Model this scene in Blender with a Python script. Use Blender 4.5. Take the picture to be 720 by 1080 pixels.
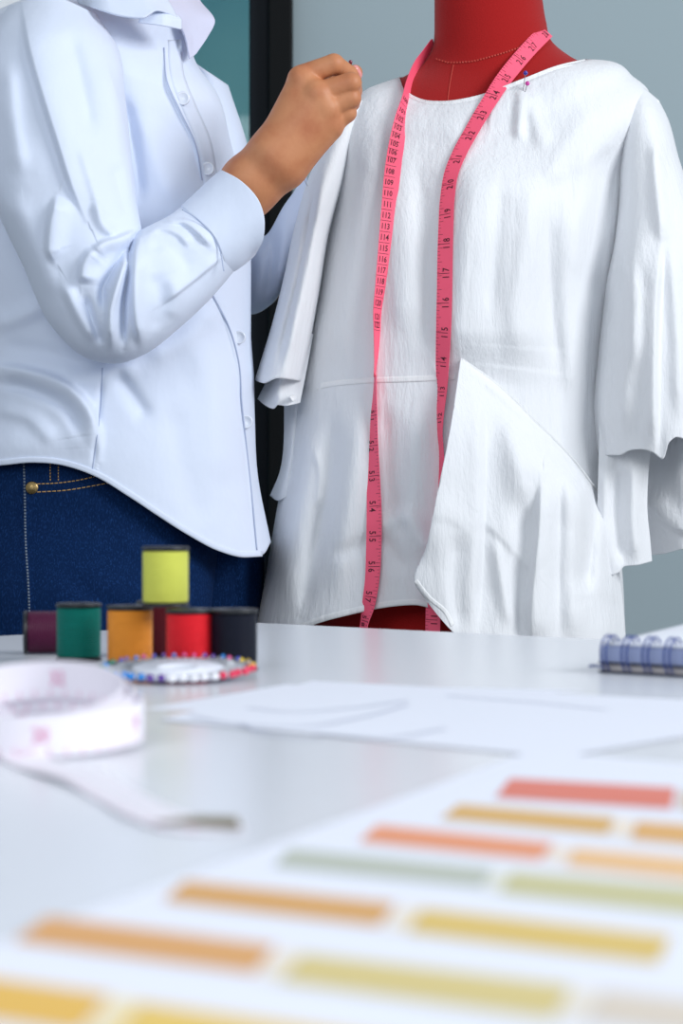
import bpy, math, random
import numpy as np
from mathutils import Vector, noise
from mathutils.bvhtree import BVHTree

for o in list(bpy.data.objects): bpy.data.objects.remove(o)
SC = bpy.context.scene
COL = SC.collection
F = 2100.0            # focal length in pixels of the 720 x 1080 frame
TZ = 0.75             # table top height
CH = 0.087            # camera above the table top
CZ = TZ + CH

# ---------------------------------------------------------------- camera
cam = bpy.data.objects.new('camera', bpy.data.cameras.new('camera')); COL.objects.link(cam)
cam.location = (0, 0, CZ); cam.rotation_euler = (math.pi/2, 0, 0)
cam.data.sensor_fit = 'VERTICAL'; cam.data.sensor_height = 36; cam.data.sensor_width = 24
cam.data.lens = F*36/1080
cam.data.clip_start = 0.02
cam.data.dof.use_dof = True; cam.data.dof.focus_distance = 1.77; cam.data.dof.aperture_fstop = 10.0
SC.camera = cam
# ---------------------------------------------------------------- world, lights, exposure
w = bpy.data.worlds.new('world'); SC.world = w; w.use_nodes = True
wb = w.node_tree.nodes['Background']; wb.inputs[0].default_value = (0.80, 0.90, 1.0, 1); wb.inputs[1].default_value = 0.42
def area(name, loc, target, size, power, color):
    l = bpy.data.lights.new(name, 'AREA'); l.shape = 'RECTANGLE'; l.size, l.size_y = size; l.energy = power; l.color = color
    o = bpy.data.objects.new(name, l); COL.objects.link(o); o.location = loc
    o.rotation_euler = (Vector(target)-Vector(loc)).to_track_quat('-Z', 'Y').to_euler()
    return o
area('window_daylight', (2.15, 0.25, 2.05), (0.05, 1.8, 1.0), (1.2, 1.1), 52, (0.96, 0.98, 1.0))
area('front_left_fill', (-0.6, -0.6, 1.75), (0.1, 1.8, 0.85), (1.2, 1.0), 12, (0.95, 0.98, 1.0))  # added fill light at front left, brightens shirt, spools and jeans
vs = SC.view_settings
SC.display_settings.display_device = 'sRGB'
vs.view_transform = 'Standard'; vs.look = 'None'; vs.gamma = 1; vs.use_curve_mapping = False; vs.exposure = 0.22

# ---------------------------------------------------------------- helpers
def s2l(c):
    return tuple((x/12.92 if x <= .04045 else ((x+.055)/1.055)**2.4) for x in (v/255 for v in c))
def mat(name, rgb, rough=.6, bump=None, sheen=0, metal=0, spec=.5, var=None, emit=0, coat=0, trans=0):
    m = bpy.data.materials.new(name); m.use_nodes = True; nt = m.node_tree
    b = nt.nodes['Principled BSDF']; c = (*s2l(rgb), 1)
    b.inputs['Base Color'].default_value = c; b.inputs['Roughness'].default_value = rough
    b.inputs['Metallic'].default_value = metal; b.inputs['Specular IOR Level'].default_value = spec
    b.inputs['Sheen Weight'].default_value = sheen; b.inputs['Coat Weight'].default_value = coat
    b.inputs['Transmission Weight'].default_value = trans
    tc = nt.nodes.new('ShaderNodeTexCoord')
    last = None
    for k, bp in enumerate(bump or []):
        kind, scale, strength, dist = bp
        mp = nt.nodes.new('ShaderNodeMapping'); nt.links.new(tc.outputs['Object'], mp.inputs[0])
        mp.inputs['Scale'].default_value = scale
        if kind == 'noise':
            t = nt.nodes.new('ShaderNodeTexNoise'); t.inputs['Scale'].default_value = 1; t.inputs['Detail'].default_value = 3; out = t.outputs[0]
        else:
            t = nt.nodes.new('ShaderNodeTexWave'); t.inputs['Scale'].default_value = 1; t.bands_direction = kind; out = t.outputs['Fac'] if 'Fac' in t.outputs else t.outputs[1]
        nt.links.new(mp.outputs[0], t.inputs[0])
        bn = nt.nodes.new('ShaderNodeBump'); bn.inputs['Strength'].default_value = strength; bn.inputs['Distance'].default_value = dist
        nt.links.new(out, bn.inputs['Height'])
        if last: nt.links.new(last.outputs[0], bn.inputs['Normal'])
        last = bn
    if last: nt.links.new(last.outputs[0], b.inputs['Normal'])
    if var:   # (second colour, scale xyz, low, high)
        t = nt.nodes.new('ShaderNodeTexNoise'); t.inputs['Scale'].default_value = 1; t.inputs['Detail'].default_value = 4
        mp = nt.nodes.new('ShaderNodeMapping'); mp.inputs['Scale'].default_value = var[1]
        nt.links.new(tc.outputs['Object'], mp.inputs[0]); nt.links.new(mp.outputs[0], t.inputs[0])
        r = nt.nodes.new('ShaderNodeValToRGB'); r.color_ramp.elements[0].position = var[2]; r.color_ramp.elements[1].position = var[3]
        r.color_ramp.elements[0].color = c; r.color_ramp.elements[1].color = (*s2l(var[0]), 1)
        nt.links.new(t.outputs[0], r.inputs[0]); nt.links.new(r.outputs[0], b.inputs['Base Color'])
    return m

def link(name, me, mats, parent=None):
    o = bpy.data.objects.new(name, me); COL.objects.link(o)
    for m in (mats if isinstance(mats, (list, tuple)) else [mats]): me.materials.append(m)
    if parent:
        o.parent = parent
        if parent.type == 'EMPTY' or parent.location.length > 0:
            o.matrix_parent_inverse = MW[parent.name].inverted() if parent.name in MW else parent.matrix_basis.inverted()
    return o
MW = {}
def pymesh(name, v, f, mats, parent=None, smooth=True, fm=None):
    me = bpy.data.meshes.new(name)
    me.from_pydata([tuple(map(float, p)) for p in v], [], [tuple(map(int, q)) for q in f]); 
    if smooth: me.polygons.foreach_set('use_smooth', [True]*len(me.polygons))
    if fm is not None: me.polygons.foreach_set('material_index', list(fm))
    me.update()
    return link(name, me, mats, parent)
def empty(name, loc, label=None, cat=None, group=None):
    o = bpy.data.objects.new(name, None); COL.objects.link(o); o.location = loc; o.empty_display_size = .05
    tag(o, label, cat, group)
    from mathutils import Matrix
    MW[o.name] = Matrix.Translation(Vector(loc))
    return o
def tag(o, label=None, cat=None, group=None, kind=None):
    if label: o['label'] = label
    if cat: o['category'] = cat
    if group: o['group'] = group
    if kind: o['kind'] = kind
    return o

def W(x, y, d):
    x, y, d = map(np.asarray, (x, y, d))
    return np.stack([(x-360)/F*d, d+0*x, CZ+(540-y)/F*d], -1)
def T(x, y, z=0.0):       # point on the table (z above it) seen at a pixel
    d = F*(CH-z)/(y-540.0)
    return np.array([(x-360)/F*d, d, TZ+z])

def herm(t, P, q):        # monotone cubic interpolation of P (N,...) at q
    t = np.asarray(t, float); P = np.asarray(P, float)
    n = len(t); h = np.diff(t); sh = (n-1,)+(1,)*(P.ndim-1)
    dl = np.diff(P, axis=0)/h.reshape(sh)
    m = np.zeros_like(P)
    if n > 2:
        a, b = dl[:-1], dl[1:]; h0 = h[:-1].reshape((n-2,)+(1,)*(P.ndim-1)); h1 = h[1:].reshape(h0.shape)
        mm = (a*h1+b*h0)/(h0+h1)
        lim = 3*np.minimum(abs(a), abs(b))
        mm = np.where(a*b <= 0, 0, np.sign(mm)*np.minimum(abs(mm), lim))
        m[1:-1] = mm
    m[0] = dl[0]; m[-1] = dl[-1]
    q = np.clip(np.asarray(q, float), t[0], t[-1]); i = np.clip(np.searchsorted(t, q, side='right')-1, 0, n-2)
    s = ((q-t[i])/h[i]).reshape((-1,)+(1,)*(P.ndim-1)); hh = h[i].reshape(s.shape)
    return (2*s**3-3*s**2+1)*P[i]+(s**3-2*s**2+s)*hh*m[i]+(-2*s**3+3*s**2)*P[i+1]+(s**3-s**2)*hh*m[i+1]
def cum(P):
    P = np.asarray(P, float); c = np.concatenate([[0], np.cumsum(np.maximum(np.linalg.norm(np.diff(P[:, :2], axis=0), axis=1), 1e-6))])
    return c/c[-1]
def curve(P, q): return herm(cum(P), P, q)

def foldfield(X, Y, folds):
    D = np.zeros_like(X)
    for pts, wl, wr, amp in folds:
        P = np.array(pts, float)
        if len(P) > 2: P = curve(P, np.linspace(0, 1, 14))
        best = np.full(X.shape, 1e9); sgn = np.ones(X.shape); tt = np.zeros(X.shape); acc = 0
        L = np.sum(np.linalg.norm(np.diff(P, axis=0), axis=1))
        for a, b in zip(P[:-1], P[1:]):
            ab = b-a; l = np.linalg.norm(ab)+1e-9
            t = np.clip(((X-a[0])*ab[0]+(Y-a[1])*ab[1])/l**2, 0, 1)
            dx = X-a[0]-t*ab[0]; dy = Y-a[1]-t*ab[1]; ds = np.hypot(dx, dy)
            s = np.sign(ab[0]*dy-ab[1]*dx); k = ds < best
            best = np.where(k, ds, best); sgn = np.where(k, s, sgn); tt = np.where(k, (acc+t*l)/L, tt); acc += l
        # travelling down the picture: sgn>0 is the left side on screen
        wd = np.where(sgn > 0, wl, wr)
        tap = np.clip(np.minimum(tt, 1-tt)/.22, 0, 1); tap = tap*tap*(3-2*tap)
        D += amp*(.12+.88*tap)*np.exp(-(best/wd)**2)
    return D
def lown(X, Y, sx, sy, seed):      # cheap smooth noise
    r = np.random.RandomState(seed); o = np.zeros_like(X)
    for k in range(7):
        a = r.uniform(.5, 1.6, 2); p = r.uniform(0, 6.28, 2)
        o += np.sin(X/sx*a[0]+p[0]+.9*np.sin(Y/sy*a[1]+p[1]))*np.cos(Y/sy*a[1]*.7+p[1]*2+.3*k)
    return o/7

def quads(nr, nc, wrap=False):
    f = []; m = nc if wrap else nc-1
    for i in range(nr-1):
        for j in range(m):
            k = (j+1) % nc
            f.append((i*nc+j, (i+1)*nc+j, (i+1)*nc+k, i*nc+k))
    return f
def tube(name, rows, mat_, parent, folds=(), nu=90, nv=90, e=.8, nz=None, capz=False, solid=.0012):
    """closed garment/limb ring loft. row = (front polyline px, dc or (dcL, dcR), front radius, back radius[, back polyline])"""
    th = np.linspace(0, math.pi, nu); wv = (1-np.cos(th))/2; sn = np.sin(th)
    fr, bk, cen = [], [], []
    for r in rows:
        f = np.array(r[0], float); dc = r[1] if isinstance(r[1], tuple) else (r[1], r[1])
        b = np.array(r[4], float) if len(r) > 4 else np.array([r[0][0], r[0][-1]], float)
        pf = curve(f, wv); pb = curve(b, wv); dl = dc[0]+(dc[1]-dc[0])*wv
        fr.append(np.column_stack([pf, dl-r[2]*sn**e])); bk.append(np.column_stack([pb, dl+r[3]*sn**e])[::-1][1:-1])
        cen.append((f[0]+f[-1])/2)
    fr, bk = np.array(fr), np.array(bk); t = cum(np.array(cen)); q = np.linspace(0, 1, nv)
    fr = herm(t, fr, q); bk = herm(t, bk, q)
    wgt = (sn**.35)[None, :]
    D = foldfield(fr[..., 0], fr[..., 1], folds)
    if nz:
        for (sx, sy, a, sd) in nz: D += a*lown(fr[..., 0], fr[..., 1], sx, sy, sd)
    fr[..., 2] -= D*wgt
    G = np.concatenate([fr, bk], 1); nc = G.shape[1]
    V = W(G[..., 0], G[..., 1], G[..., 2]).reshape(-1, 3); Fc = quads(nv, nc, True)
    if capz:
        for row, rev in ((0, False), (nv-1, True)):
            V = np.vstack([V, V[row*nc:(row+1)*nc].mean(0)]); c = len(V)-1
            for j in range(nc):
                a, b = row*nc+j, row*nc+(j+1) % nc
                Fc.append((a, b, c) if not rev else (b, a, c))
    o = pymesh(name, V, Fc, mat_, parent)
    if solid:
        m = o.modifiers.new('thickness', 'SOLIDIFY'); m.thickness = solid; m.offset = 0
    return o
def sheet(name, rows, mat_, parent, folds=(), nu=80, nv=80, nz=None, solid=.0012, wave=None):
    """open cloth: rows of (x px, y px, depth) points"""
    q = np.linspace(0, 1, nu)
    R = np.array([curve(r, q) for r in rows]); cen = R.mean(1); G = herm(cum(cen), R, np.linspace(0, 1, nv))
    D = foldfield(G[..., 0], G[..., 1], folds)
    if nz:
        for (sx, sy, a, sd) in nz: D += a*lown(G[..., 0], G[..., 1], sx, sy, sd)
    if wave:
        n, a, ph = wave; vv = np.linspace(0, 1, nv)[:, None]; D += a*vv**.8*np.sin(q[None, :]*n*6.283+ph)
    G[..., 2] -= D
    o = pymesh(name, W(G[..., 0], G[..., 1], G[..., 2]).reshape(-1, 3), quads(nv, nu), mat_, parent)
    if solid:
        m = o.modifiers.new('thickness', 'SOLIDIFY'); m.thickness = solid; m.offset = 0
    return o
def bvh(*objs):
    v, f = [], []
    for o in objs:
        k = len(v); v += [tuple(p.co) for p in o.data.vertices] if not o.parent else [tuple(o.matrix_parent_inverse @ p.co + BASE(o)) for p in o.data.vertices]
        f += [tuple(i+k for i in p.vertices) for p in o.data.polygons]
    return BVHTree.FromPolygons(v, f)
def BASE(o):
    p = o.parent; r = Vector((0, 0, 0))
    while p: r += p.location; p = p.parent
    return r
def hit(b, x, y, dflt=None):
    dr = Vector(((x-360)/F, 1, (540-y)/F)).normalized()
    h = b.ray_cast(Vector((0, 0, CZ)), dr)
    return h[0].y if h[0] else dflt
def drape(name, b, pts, width, mat_, parent, off=.001, n=60, thick=.0012, dflt=1.8, dash=None, nc=4):
    """thin strip lying on a surface along a pixel polyline; width in metres"""
    C = curve(pts, np.linspace(0, 1, n)); tg = np.gradient(C, axis=0); tg /= np.linalg.norm(tg, axis=1)[:, None]
    nm = np.column_stack([-tg[:, 1], tg[:, 0]])
    V = []; dp = []
    for i in range(n):
        row = []
        d0 = hit(b, *C[i]) or dflt
        if i and not hit(b, *C[i]): d0 = dp[-1][nc//2][2]
        for j in range(nc):
            p = C[i]+nm[i]*width*F/d0*(j/(nc-1)-.5); h = hit(b, *p)
            row.append((p[0], p[1], h if h and abs(h-d0) < .012 else d0))
        dp.append(row)
    dp = np.array(dp)
    for _ in range(3): dp[1:-1, :, 2] = (dp[:-2, :, 2]+dp[1:-1, :, 2]+dp[2:, :, 2])/3
    top = dp.copy(); top[..., 2] -= off
    f = []
    vt = W(top[..., 0], top[..., 1], top[..., 2]).reshape(-1, 3)
    for i in range(n-1):
        if dash and (i % dash[0]) >= dash[1]: continue
        for j in range(nc-1): f.append((i*nc+j, (i+1)*nc+j, (i+1)*nc+j+1, i*nc+j+1))
    o = pymesh(name, vt, f, mat_, parent)
    m = o.modifiers.new('thickness', 'SOLIDIFY'); m.thickness = thick; m.offset = 0
    return o

def boxg(x0, x1, y0, y1, z0, z1):
    v = [(x, y, z) for z in (z0, z1) for y in (y0, y1) for x in (x0, x1)]
    return v, [(0, 2, 3, 1), (4, 5, 7, 6), (0, 1, 5, 4), (2, 6, 7, 3), (0, 4, 6, 2), (1, 3, 7, 5)]
def box(name, b, m, parent=None, bevel=0):
    v, f = boxg(*b); o = pymesh(name, v, f, m, parent, smooth=False)
    if bevel:
        k = o.modifiers.new('bevel', 'BEVEL'); k.width = bevel; k.segments = 2
    return o
def lathe(prof, n=48):
    v, f = [], []
    for r, z in prof:
        for k in range(n):
            a = 2*math.pi*k/n; v.append((r*math.cos(a), r*math.sin(a), z))
    for i in range(len(prof)-1):
        for k in range(n):
            f.append((i*n+k, i*n+(k+1) % n, (i+1)*n+(k+1) % n, (i+1)*n+k))
    return v, f
def wire(pts, r, n=8, closed=False):
    P = [Vector(p) for p in pts]; v, f = [], []; m = len(P)
    for i, p in enumerate(P):
        a = P[(i-1) % m] if closed or i else p; b = P[(i+1) % m] if closed or i < m-1 else p
        t = (b-a).normalized(); u = t.orthogonal().normalized() if i == 0 else (u-t*u.dot(t)).normalized()
        w_ = t.cross(u)
        for k in range(n):
            an = 2*math.pi*k/n; v.append(p+(u*math.cos(an)+w_*math.sin(an))*r)
    for i in range(m if closed else m-1):
        for k in range(n):
            j = (i+1) % m; f.append((i*n+k, j*n+k, j*n+(k+1) % n, i*n+(k+1) % n))
    if not closed: f.append(tuple(range(n-1, -1, -1))); f.append(tuple((m-1)*n+k for k in range(n)))
    return v, f
def join(parts):
    v, f = [], []
    for a, b in parts:
        k = len(v); v += list(a); f += [tuple(i+k for i in q) for q in b]
    return v, f

# signed distance sculpting: round cones, smoothly united, meshed with surface nets
def sdf_mesh(cones, step, pad=.006):
    P = np.array([[*c[0], *c[1]] for c in cones]); R = max(max(c[2], c[3]) for c in cones)
    lo = np.minimum(P[:, :3].min(0), P[:, 3:].min(0))-R-pad; hi = np.maximum(P[:, :3].max(0), P[:, 3:].max(0))+R+pad
    n = np.ceil((hi-lo)/step).astype(int)+1
    g = np.stack(np.meshgrid(*[lo[i]+step*np.arange(n[i]) for i in range(3)], indexing='ij'), -1)
    D = np.full(g.shape[:3], 1.0)
    for c in cones:
        a, b, ra, rb, k = np.array(c[0]), np.array(c[1]), c[2], c[3], c[4]
        ab = b-a; t = np.clip(((g-a)@ab)/(ab@ab+1e-12), 0, 1)
        d = np.linalg.norm(g-a-t[..., None]*ab, axis=-1)-(ra+(rb-ra)*t)
        if len(c) > 5 and c[5] == 'cut':
            h = np.clip(.5-.5*(D+d)/k, 0, 1); D = D*(1-h)+(-d)*h+k*h*(1-h)
        else:
            h = np.clip(.5+.5*(D-d)/k, 0, 1); D = D*(1-h)+d*h-k*h*(1-h)
    return nets(D, lo, step)
def nets(D, lo, step):
    S = D < 0
    c = np.zeros(tuple(np.array(D.shape)-1), int)
    offs = [(i, j, k) for i in (0, 1) for j in (0, 1) for k in (0, 1)]
    sh = c.shape
    sub = lambda A, o: A[o[0]:o[0]+sh[0], o[1]:o[1]+sh[1], o[2]:o[2]+sh[2]]
    for o in offs: c += sub(S, o)
    act = (c > 0) & (c < 8); idx = -np.ones(sh, int); idx[act] = np.arange(act.sum())
    acc = np.zeros(sh+(3,)); cnt = np.zeros(sh)
    for a in offs:
        for ax in range(3):
            if a[ax]: continue
            b = list(a); b[ax] = 1
            A, B = sub(D, a), sub(D, b); x = (A < 0) != (B < 0)
            t = np.where(x, A/(A-B+1e-20), 0)
            for q in range(3): acc[..., q] += np.where(x, a[q]+(t if q == ax else 0), 0)
            cnt += x
    V = lo+step*(np.argwhere(act)+acc[act]/cnt[act][:, None])
    Fc = []
    for ax in range(3):
        b, c_ = [(1, 2), (2, 0), (0, 1)][ax]
        A = S[tuple(slice(0, -1) if i == ax else slice(1, -1) for i in range(3))]
        B = S[tuple(slice(1, None) if i == ax else slice(1, -1) for i in range(3))]
        for flip in (False, True):
            e = np.argwhere((A & ~B) if not flip else (~A & B))
            if not len(e): continue
            e = e+np.array([0 if i == ax else 1 for i in range(3)])
            def cell(db, dc):
                q = e.copy(); q[:, b] -= db; q[:, c_] -= dc; return idx[q[:, 0], q[:, 1], q[:, 2]]
            qd = np.stack([cell(1, 1), cell(0, 1), cell(0, 0), cell(1, 0)], 1)
            if flip: qd = qd[:, ::-1]
            Fc.append(qd)
    return V, np.concatenate(Fc)

# ---------------------------------------------------------------- materials
M = {}
M['wall'] = mat('wall_paint', (168, 184, 190), .85, [('noise', (60, 60, 60), .05, .002)])
M['floor'] = mat('floor_vinyl', (120, 120, 122), .45)
M['frame'] = mat('black_aluminium', (4, 7, 10), .5, spec=.15)
M['frame2'] = mat('grey_black_aluminium', (10, 20, 30), .5, spec=.2)
M['outside'] = mat('outside_teal', (116, 182, 192), .9, var=((190, 232, 226), (.9, .9, .8), .35, .7))
M['bright_spot_curtain'] = mat('bright_spot_white', (235, 238, 242), .9)
M['skin'] = mat('skin', (196, 132, 92), .5, [('noise', (260, 260, 260), .25, .0006), ('noise', (900, 900, 900), .15, .0003)], var=((180, 110, 74), (45, 45, 45), .42, .75), spec=.4)
M['nail'] = mat('nail', (226, 150, 145), .25)
M['hair'] = mat('hair_black', (30, 24, 22), .45, [('noise', (30, 30, 400), .6, .003)])
SHB = [('noise', (1400, 1400, 1400), .12, .0004), ('noise', (30, 30, 22), .25, .006)]
M['shirt'] = mat('shirt_cotton', (216, 225, 243), .75, SHB, sheen=.15)
M['shirt2'] = mat('shirt_far_collar', (208, 210, 232), .75, SHB, sheen=.15)  # slightly greyer lavender, far collar leaf only
M['stitch_w'] = mat('shirt_stitching', (170, 182, 210), .8)
M['button'] = mat('pearl_button', (222, 228, 240), .15, coat=.6)
M['denim'] = mat('denim', (5, 33, 72), .85, [('noise', (1500, 1500, 260), .5, .0008)], sheen=.0, var=((26, 60, 112), (900, 900, 320), .5, .8), spec=.1)
M['gold'] = mat('denim_stitch_gold', (176, 140, 88), .7)
M['pale'] = mat('denim_stitch_pale', (104, 116, 132), .7)
M['brass'] = mat('rivet_brass', (150, 128, 86), .35, metal=.9, bump=[('noise', (900, 900, 900), .4, .0004)])
BLB = [('noise', (650, 650, 150), .6, .0008), ('noise', (170, 170, 30), .45, .0026)]
M['blouse'] = mat('blouse_crepe', (240, 242, 246), .8, BLB, sheen=.2)
M['hem'] = mat('blouse_hem', (248, 249, 251), .75, BLB, sheen=.2)
M['red'] = mat('mannequin_red_jersey', (158, 24, 24), .9, [('noise', (900, 900, 900), .5, .0006)], sheen=.12, spec=.15)
M['redseam'] = mat('mannequin_seam', (186, 62, 52), .8)
M['metal'] = mat('brushed_metal', (170, 172, 176), .3, metal=1)
M['pink'] = mat('tape_pink', (252, 96, 126), .5, spec=.35)
M['ink'] = mat('tape_ink', (80, 14, 34), .7)
M['table'] = mat('table_laminate', (222, 225, 232), .24, spec=.35)
M['tedge'] = mat('table_edge', (200, 205, 212), .4)
M['cap'] = mat('spool_cap', (20, 24, 30), .4)
M['paper'] = mat('paper_white', (230, 233, 245), .8)
M['pencil'] = mat('pencil_line', (176, 182, 202), .8)
M['wtape'] = mat('tape_white', (240, 236, 245), .45)
M['wpink'] = mat('tape_white_pink_print', (228, 150, 186), .6)
M['pinkback'] = mat('tape_pale_pink_side', (246, 218, 228), .5)

for k in ('blouse', 'hem'):
    nt = M[k].node_tree; pb_ = nt.nodes['Principled BSDF']; tl = nt.nodes.new('ShaderNodeBsdfTranslucent'); ms = nt.nodes.new('ShaderNodeMixShader')
    tl.inputs[0].default_value = (.86, .88, .92, 1); ms.inputs[0].default_value = .12
    nt.links.new(pb_.outputs[0], ms.inputs[1]); nt.links.new(tl.outputs[0], ms.inputs[2]); nt.links.new(ms.outputs[0], nt.nodes['Material Output'].inputs[0])

# ---------------------------------------------------------------- setting
YB = 3.2
def wx(px, d=YB): return (px-360)/F*d
def st(o): o['kind'] = 'structure'; return o
st(box('floor', (-3, 3.5, -.5, YB+.12, -.05, 0), M['floor']))
st(box('wall_back', (wx(309), 3.5, YB, YB+.12, 0, 3.0), M['wall']))
win = st(empty('window_1', (wx(180), YB, 0)))
box('window_frame', (wx(284), wx(309), YB-.05, YB+.10, 0, 3.0), M['frame'], win, .003)
box('window_frame', (wx(263), wx(284), YB-.015, YB+.09, 0, 3.0), M['frame2'], win, .003)
box('window_frame', (-2.4, wx(263), YB, YB+.08, 0, .12), M['frame'], win, .003)
box('window_frame', (-2.4, wx(263), YB, YB+.08, 2.9, 3.0), M['frame'], win, .003)
gl = mat('window_glass', (205, 232, 235), .03, trans=.0)
nt = gl.node_tree; ga = nt.nodes.new('ShaderNodeBsdfGlossy'); tr = nt.nodes.new('ShaderNodeBsdfTransparent'); mx = nt.nodes.new('ShaderNodeMixShader')
ga.inputs['Roughness'].default_value = .02; tr.inputs[0].default_value = (.86, .97, .98, 1); mx.inputs[0].default_value = .025
nt.links.new(tr.outputs[0], mx.inputs[1]); nt.links.new(ga.outputs[0], mx.inputs[2]); nt.links.new(mx.outputs[0], nt.nodes['Material Output'].inputs[0])
box('glass_pane', (-2.4, wx(263), YB+.03, YB+.038, .12, 2.9), gl, win)
st(box('wall_outside', (-4, .5, YB+1.3, YB+1.4, 0, 4), M['outside']))
# added pale pleated cloth standing in for a bright spot at far left
cv = []; n = 120
for i in range(n):
    x = -1.5+i/(n-1)*(wx(58)+1.5); cv.append((x, YB-.12+.025*math.sin(i*.55)))
v = [(x, y, .05) for x, y in cv]+[(x, y, 2.85) for x, y in cv]
cu = pymesh('bright_spot_curtain', v, [(i, i+1, n+i+1, n+i) for i in range(n-1)], M['bright_spot_curtain'])
cu.modifiers.new('thickness', 'SOLIDIFY').thickness = .002
tag(cu, 'added white pleated cloth standing in for a bright spot behind the person', 'bright_spot_curtain')

# ---------------------------------------------------------------- table
c0 = T(268, 656.5); cl = T(0, 670.5); cr = T(640, 674.5)
dl = (cl-c0)/np.linalg.norm(cl-c0); dr = (cr-c0)/np.linalg.norm(cr-c0)
pa = c0+dl*1.5; pb = c0+dr*1.5; pc = c0+dl*1.5+dr*1.5
tb = empty('work_table', (0, .45, 0), 'large white glossy work table under the spools, papers and notebook', 'table')
def prism(name, pts, z0, z1, m, parent, bevel=.0):
    n = len(pts); v = [(p[0], p[1], z0) for p in pts]+[(p[0], p[1], z1) for p in pts]
    f = [tuple(range(n-1, -1, -1)), tuple(range(n, 2*n))]+[(i, (i+1) % n, n+(i+1) % n, n+i) for i in range(n)]
    o = pymesh(name, v, f, m, parent, smooth=False)
    if bevel: k = o.modifiers.new('bevel', 'BEVEL'); k.width = bevel; k.segments = 3
    return o
prism('tabletop', [c0, pa, pc, pb], TZ-.03, TZ, M['table'], tb, .0015)
for q in (c0+.06*(dl+dr), c0+1.44*dl+.06*dr, c0+1.44*dr+.06*dl, c0+1.44*(dl+dr)):
    box('leg', (q[0]-.025, q[0]+.025, q[1]-.025, q[1]+.025, 0, TZ-.03), M['metal'], tb, .003)

# ---------------------------------------------------------------- mannequin
mq = empty('dress_form', (.13, 1.95, 0), 'red fabric dress form mannequin wearing the white blouse', 'mannequin')
MR = [([(468, -75), (520, -68), (562, -80)], 1.95, .046, .046),
      ([(462, -60), (520, -52), (570, -62)], 1.95, .052, .052),
      ([(458, 0), (572, 0)], 1.95, .053, .053), ([(458, 28), (520, 34), (576, 24)], 1.95, .054, .054),
      ([(455, 52), (500, 64), (582, 44)], 1.95, .056, .056), ([(440, 72), (500, 82), (602, 60)], 1.95, .062, .06),
      ([(414, 88), (500, 104), (628, 74)], 1.95, .075, .068), ([(392, 112), (500, 128), (655, 94)], 1.95, .088, .08),
      ([(382, 170), (655, 160)], 1.95, .10, .09), ([(386, 250), (648, 250)], 1.95, .112, .09), ([(400, 330), (632, 330)], 1.95, .098, .085),
      ([(412, 410), (616, 410)], 1.95, .088, .08), ([(380, 520), (636, 520)], 1.95, .1, .1), ([(334, 640), (650, 640)], 1.95, .115, .12),
      ([(326, 760), (645, 760)], 1.95, .105, .11), ([(400, 790), (620, 790)], 1.95, .09, .1)]
mb = tube('torso', MR, M['red'], mq, nu=90, nv=160, e=.9, capz=True, solid=0)
bm_ = bvh(mb)
drape('neck_seam', bm_, [(459, 62), (475, 66), (495, 65), (520, 59), (550, 49), (578, 35)], .0015, M['redseam'], mq, .0006, n=120, thick=.0006, dash=(3, 2), dflt=1.9)
drape('front_seam', bm_, [(478, 68), (474, 90), (470, 130)], .0010, M['redseam'], mq, .0004, n=40, thick=.0004, dflt=1.88)
v, f = lathe([(0, .30), (.015, .30), (.015, .66), (0, .66)], 24); pl = []
v, f = lathe([(0, .02), (.014, .02), (.014, .75), (0, .75)], 24); pymesh('pole', [(a+.135, b+1.95, c) for a, b, c in v], f, M['metal'], mq)
v, f = lathe([(0, 0), (.17, 0), (.17, .012), (.05, .03), (.02, .05), (0, .05)], 48); pymesh('stand_base', [(a+.135, b+1.95, c) for a, b, c in v], f, M['cap'], mq)

# ---------------------------------------------------------------- blouse
bl = empty('blouse', (.13, 1.95, CZ-.12), 'loose white crepe blouse with flutter sleeves draped on the red mannequin', 'blouse')
BR = [([(421, 82), (427, 96), (442, 105), (465, 107), (500, 102), (550, 84), (590, 69), (618, 63)], 1.95, .078, .07),
      ([(406, 87), (420, 112), (445, 119), (470, 120), (510, 113), (560, 96), (600, 77), (636, 64)], 1.95, .088, .075),
      ([(382, 98), (410, 140), (460, 152), (530, 145), (610, 108), (668, 82)], 1.95, .100, .082),
      ([(366, 118), (410, 170), (500, 180), (600, 150), (684, 100)], 1.95, .112, .09),
      ([(350, 172), (430, 205), (560, 205), (664, 160)], 1.95, .120, .10),
      ([(337, 250), (500, 258), (654, 250)], 1.95, .128, .105), ([(324, 330), (642, 330)], 1.95, .126, .11),
      ([(314, 400), (640, 400)], 1.95, .125, .115), ([(303, 480), (642, 480)], 1.95, .13, .12),
      ([(291, 545), (650, 545)], 1.95, .135, .125), ([(281, 605), (350, 600), (500, 600), (656, 610)], 1.95, .14, .13),
      ([(266, 684), (296, 672), (330, 657), (370, 646), (410, 638), (436, 636), (460, 640), (500, 665), (560, 690), (659, 700)], 1.95, .145, .135)]
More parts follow.
